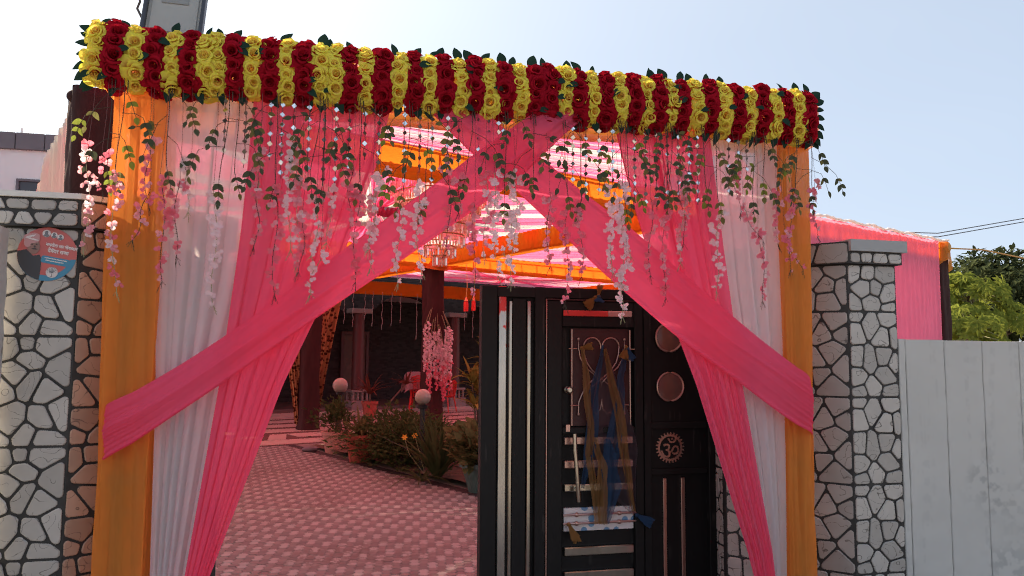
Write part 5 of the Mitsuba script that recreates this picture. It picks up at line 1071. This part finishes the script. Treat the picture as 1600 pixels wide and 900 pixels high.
# red lanterns
for a, b, z, lab in ((7.25, 10.0, 2.58, 'small red tasselled lantern hanging left of the other near the orange beam'), (7.43, 10.0, 2.60, 'small red tasselled lantern hanging right of the other near the orange beam')):
    k_ = thing('red_lantern', lab, 'lantern', 'red lanterns by the rear beam'); o = tp(a, b)
    part(k_, 'body', lathe([(0, z - .11), (.045, z - .11), (.05, z), (.045, z + .09), (0, z + .1)], 12, (o[0], o[1], 0)), 'm_tassel', 40); part(k_, 'crown', lathe([(0, z + .101), (.05, z + .101), (.03, z + .14), (.012, z + .18), (0, z + .19)], 10, (o[0], o[1], 0)), 'm_gold', 40)
    part(k_, 'cord', tube([V(o[0], o[1], z + .18), V(o[0] + .02, o[1], z + .4), V(o[0], o[1], 3.5)], .006, 4), 'm_gold')

# red plastic chairs, one stack of them with a cloth over the back
def chair_meshes(x, y, rot, z):
    c, s = math.cos(rot), math.sin(rot); M = np.eye(4); M[:2, :2] = [[c, -s], [s, c]]; M[:3, 3] = (x, y, z); out = {}
    u, v = np.meshgrid(np.linspace(-1, 1, 9), np.linspace(0, 1, 7), indexing='ij')
    seat = np.stack([.21 * u, -.20 + .40 * v, .43 - .015 * (1 - u ** 2) + .02 * v * 0], -1); out['seat'] = [cat([grid(seat), grid(seat - V(0, 0, .012))])]
    leg = lambda sx, sy: tube([V(sx * .19, sy * .18, .43), V(sx * .22, sy * .22, .2), V(sx * .24, sy * .25, 0)], [.024, .02, .018], 6)
    out['leg'] = [leg(sx, sy) for sx in (-1, 1) for sy in (-1, 1)]
    out['backrest'] = [cat([tube([V(-.2, .2, .43), V(-.215, .24, .66), V(-.17, .27, .83), V(0, .28, .88), V(.17, .27, .83), V(.215, .24, .66), V(.2, .2, .43)], .016, 6)] + [tube([V(q, .21, .44), V(q * .95, .26, .66), V(q * .85, .28, .86)], .011, 5) for q in (-.12, -.06, 0, .06, .12)])]
    out['armrest'] = [tube([V(sx * .21, .23, .64), V(sx * .25, .05, .65), V(sx * .25, -.16, .62), V(sx * .215, -.2, .43)], .015, 6) for sx in (-1, 1)]
    return {k_: [xf(m, M) for m in l] for k_, l in out.items()}
def chair(x, y, rot, label, group=None):
    k_ = thing('plastic_chair', label, 'chair', group)
    for nm, l in chair_meshes(x, y, rot, 0.0 if label else 0).items():
        for m in l: part(k_, nm, m, 'm_red_plastic', 35)
    return k_
o = tp(9.22, 15.3); o2 = tp(9.98, 15.2)
for q in range(3):
    k_ = thing('plastic_chair', ('lowest', 'middle', 'topmost')[q] + ' red plastic chair of the stack behind the right globe lamp', 'chair', 'stacked red chairs')
    for nm, l in chair_meshes(o[0], o[1], 2.9, .07 * q).items():
        for m in l: part(k_, nm, m, 'm_red_plastic', 35)
chair(o2[0], o2[1], -2.2, 'single red plastic chair to the right of the maroon post')
u, v = np.meshgrid(np.linspace(-1, 1, 30), np.linspace(-1, 1, 40), indexing='ij')
zz = 1.13 - .06 * u ** 4 * 1.4 - np.abs(v) ** 1.2 * .48 + .0 * u - .06 * np.clip(np.abs(u) - .7, 0, 1)
P = tp(9.03, 15.28)[None, None] + TA * (u * .30 * (1 + .08 * np.abs(v)) + .015 * np.sin(7 * v))[..., None] + TB * (.12 * np.tanh(2.5 * v) + .015 * np.sin(9 * u + 2 * v))[..., None] + V(0, 0, 1) * zz[..., None]
k_ = put('draped_cloth', mikit.ply(grid(P), 'm_mauve_cloth', True)); say(k_, 'greyish mauve cloth draped over the back of the stacked red chairs', 'cloth')

# ------------------------------------------------------------------ far left building, trees at right
FB = thing('white_building', 'white flat roofed building with dark parapet behind the left pillar', 'building')
part(FB, 'wall', bx(-24, -6.6, 18.0, 28, 0, 6.70), 'm_house_white'); 
for x in np.arange(-24, -6.6, .67): part(FB, 'parapet_panel', bx(x, x + .65, 17.9, 18.1, 6.702, 7.13, .01), 'm_parapet')
part(FB, 'parapet_panel', bx(-6.72, -6.58, 17.9, 28, 6.702, 7.13, .01), 'm_parapet')
wn = uniq(FB + '__window'); part(wn, 'frame', cat([bx(-7.86, -7.80, 17.93, 17.999, 4.9, 5.95), bx(-6.96, -6.90, 17.93, 17.999, 4.9, 5.95), bx(-7.799, -6.961, 17.93, 17.999, 5.89, 5.95), bx(-7.55, -7.52, 17.93, 17.98, 4.9, 5.6), bx(-7.519, -6.961, 17.93, 17.98, 5.57, 5.6)]), 'm_parapet'); part(wn, 'pane', bx(-7.799, -6.961, 17.985, 17.998, 4.9, 5.889), 'm_window_dark')
part(FB, 'rooftop_pipe', tube([V(-7.9, 18.2, 7.1), V(-7.9, 18.2, 7.32)], .03, 6), 'm_house_white')
k_ = part(None, 'back_tent', side_cloth(-4.6, -.52, 14.0, 2.0, lambda a: 4.2 + 0 * a, 5, 120, 10, .2), 'm_tent_pink', True); say(k_, 'strip of pink tent cloth far behind the old white wall at left', 'tent')
def tree(label, x, y, h, rx, rz, n, bsdf, seed, L, nclump, trunk_h, W=.5, kind='tree'):
    r = np.random.default_rng(seed); k_ = thing(kind, label, 'tree', None)
    part(k_, 'trunk', tube([V(x, y, 0), V(x + .1, y, trunk_h * .5), V(x, y, trunk_h)], [.02 * h + .1, .02 * h + .05, .015 * h], 8), 'm_bark'); ms, li = [], []
    for q in range(nclump):
        d = unit(r.normal(size=3)); d[2] = abs(d[2]) * 1.0 - .25; rad = r.uniform(.35, 1.0) ** .6
        c = V(x, y, trunk_h + .35 * rz) + d * V(rx, rx, rz) * rad; cr = r.uniform(.12, .24) * rx
        if q % 4 == 0: li.append(tube([V(x, y, trunk_h * .9), (V(x, y, trunk_h) + c) / 2 + V(0, 0, .1 * rz), c], [.012 * h, .008 * h, .003 * h], 5))
        for _ in range(n // nclump):
            e = unit(r.normal(size=3)); o = c + e * V(1, 1, .75) * cr * r.uniform(.5, 1.05); dd = unit(e + r.normal(size=3) * .6 + V(0, 0, -.25))
            ms.append(xf(LEAFT, leafM(o, dd, e * .4 + V(0, -.3, 1), L * r.uniform(.6, 1.3), W / .5)))
    part(k_, 'limbs', cat(li), 'm_bark'); kk = part(k_, 'crown', cat(ms), bsdf, True); say(kk, kind='stuff')
LEAFT = leaf_mesh(.5, .2, .2, 4)
tree('large dark green tree rising behind the boundary wall at right', 30.5, 27, 7.6, 4.6, 3.5, 15000, 'm_tree_dark', 3, .34, 90, 2.6)
tree('dark green tree at the far right edge behind the boundary wall', 38.5, 30, 6.5, 4.6, 3.2, 9000, 'm_tree_dark', 8, .36, 60, 2.4)
tree('low dark tree behind the maroon corner post at right', 24.6, 25, 6.0, 3.0, 3.0, 7000, 'm_tree_dark', 12, .32, 50, 2.2)
# papaya: long stalked lobed leaves in a rosette
def papaya(x, y, h, seed, label, nl=34):
    r = np.random.default_rng(seed); k_ = thing('papaya_tree', label, 'tree'); part(k_, 'trunk', tube([V(x, y, 0), V(x + .06, y, h * .5), V(x, y, h)], [.13, .11, .08], 8), 'm_bark')
    for q in range(nl):
        az = q * 2.4; el_ = r.uniform(-.25, 1.1); d = V(math.cos(az) * math.cos(el_), math.sin(az) * math.cos(el_), math.sin(el_)); L = r.uniform(.7, 1.15); o = V(x, y, h - .5 * r.uniform()); e = o + d * L - V(0, 0, .15 * L)
        lobes = []; tl = r.normal(size=3) * .25
        for w in np.linspace(-2.2, 2.2, 7):
            nf = unit(V(d[0] * .9, d[1] * .9 - .25, .75) + tl); t0 = unit(V(d[0], d[1], -.9)); t0 = unit(t0 - nf * np.dot(t0, nf)); sd = np.cross(nf, t0); dr_ = unit(t0 * math.cos(w) + sd * math.sin(w) - nf * .12)
            l = .44 * (1 - .08 * abs(w)) * r.uniform(.85, 1.15); lobes.append(xf(LEAFT, leafM(e, dr_, nf, l, .72)))
            for s_ in (-1, 1): lobes.append(xf(LEAFT, leafM(e + dr_ * l * .45, unit(dr_ + s_ * .9 * np.cross(nf, dr_)), nf, l * .52, .7)))
        lk = uniq(k_ + '__leaf'); part(lk, 'blade', cat(lobes), 'm_papaya', True); part(lk, 'stalk', tube([o, (o + e) / 2 + V(0, 0, .06), e], .012, 4), 'm_stem_pale')
papaya(18.9, 16.0, 3.55, 4, 'bright green papaya tree with drooping lobed leaves behind the boundary wall', 40)
papaya(17.9, 16.6, 3.6, 5, 'green papaya tree close to the maroon corner post', 26); papaya(20.6, 16.5, 2.9, 6, 'low papaya tree at the right edge of the view', 26)
papaya(18.0, 15.2, 2.6, 7, 'short papaya tree rising just over the boundary wall', 26)
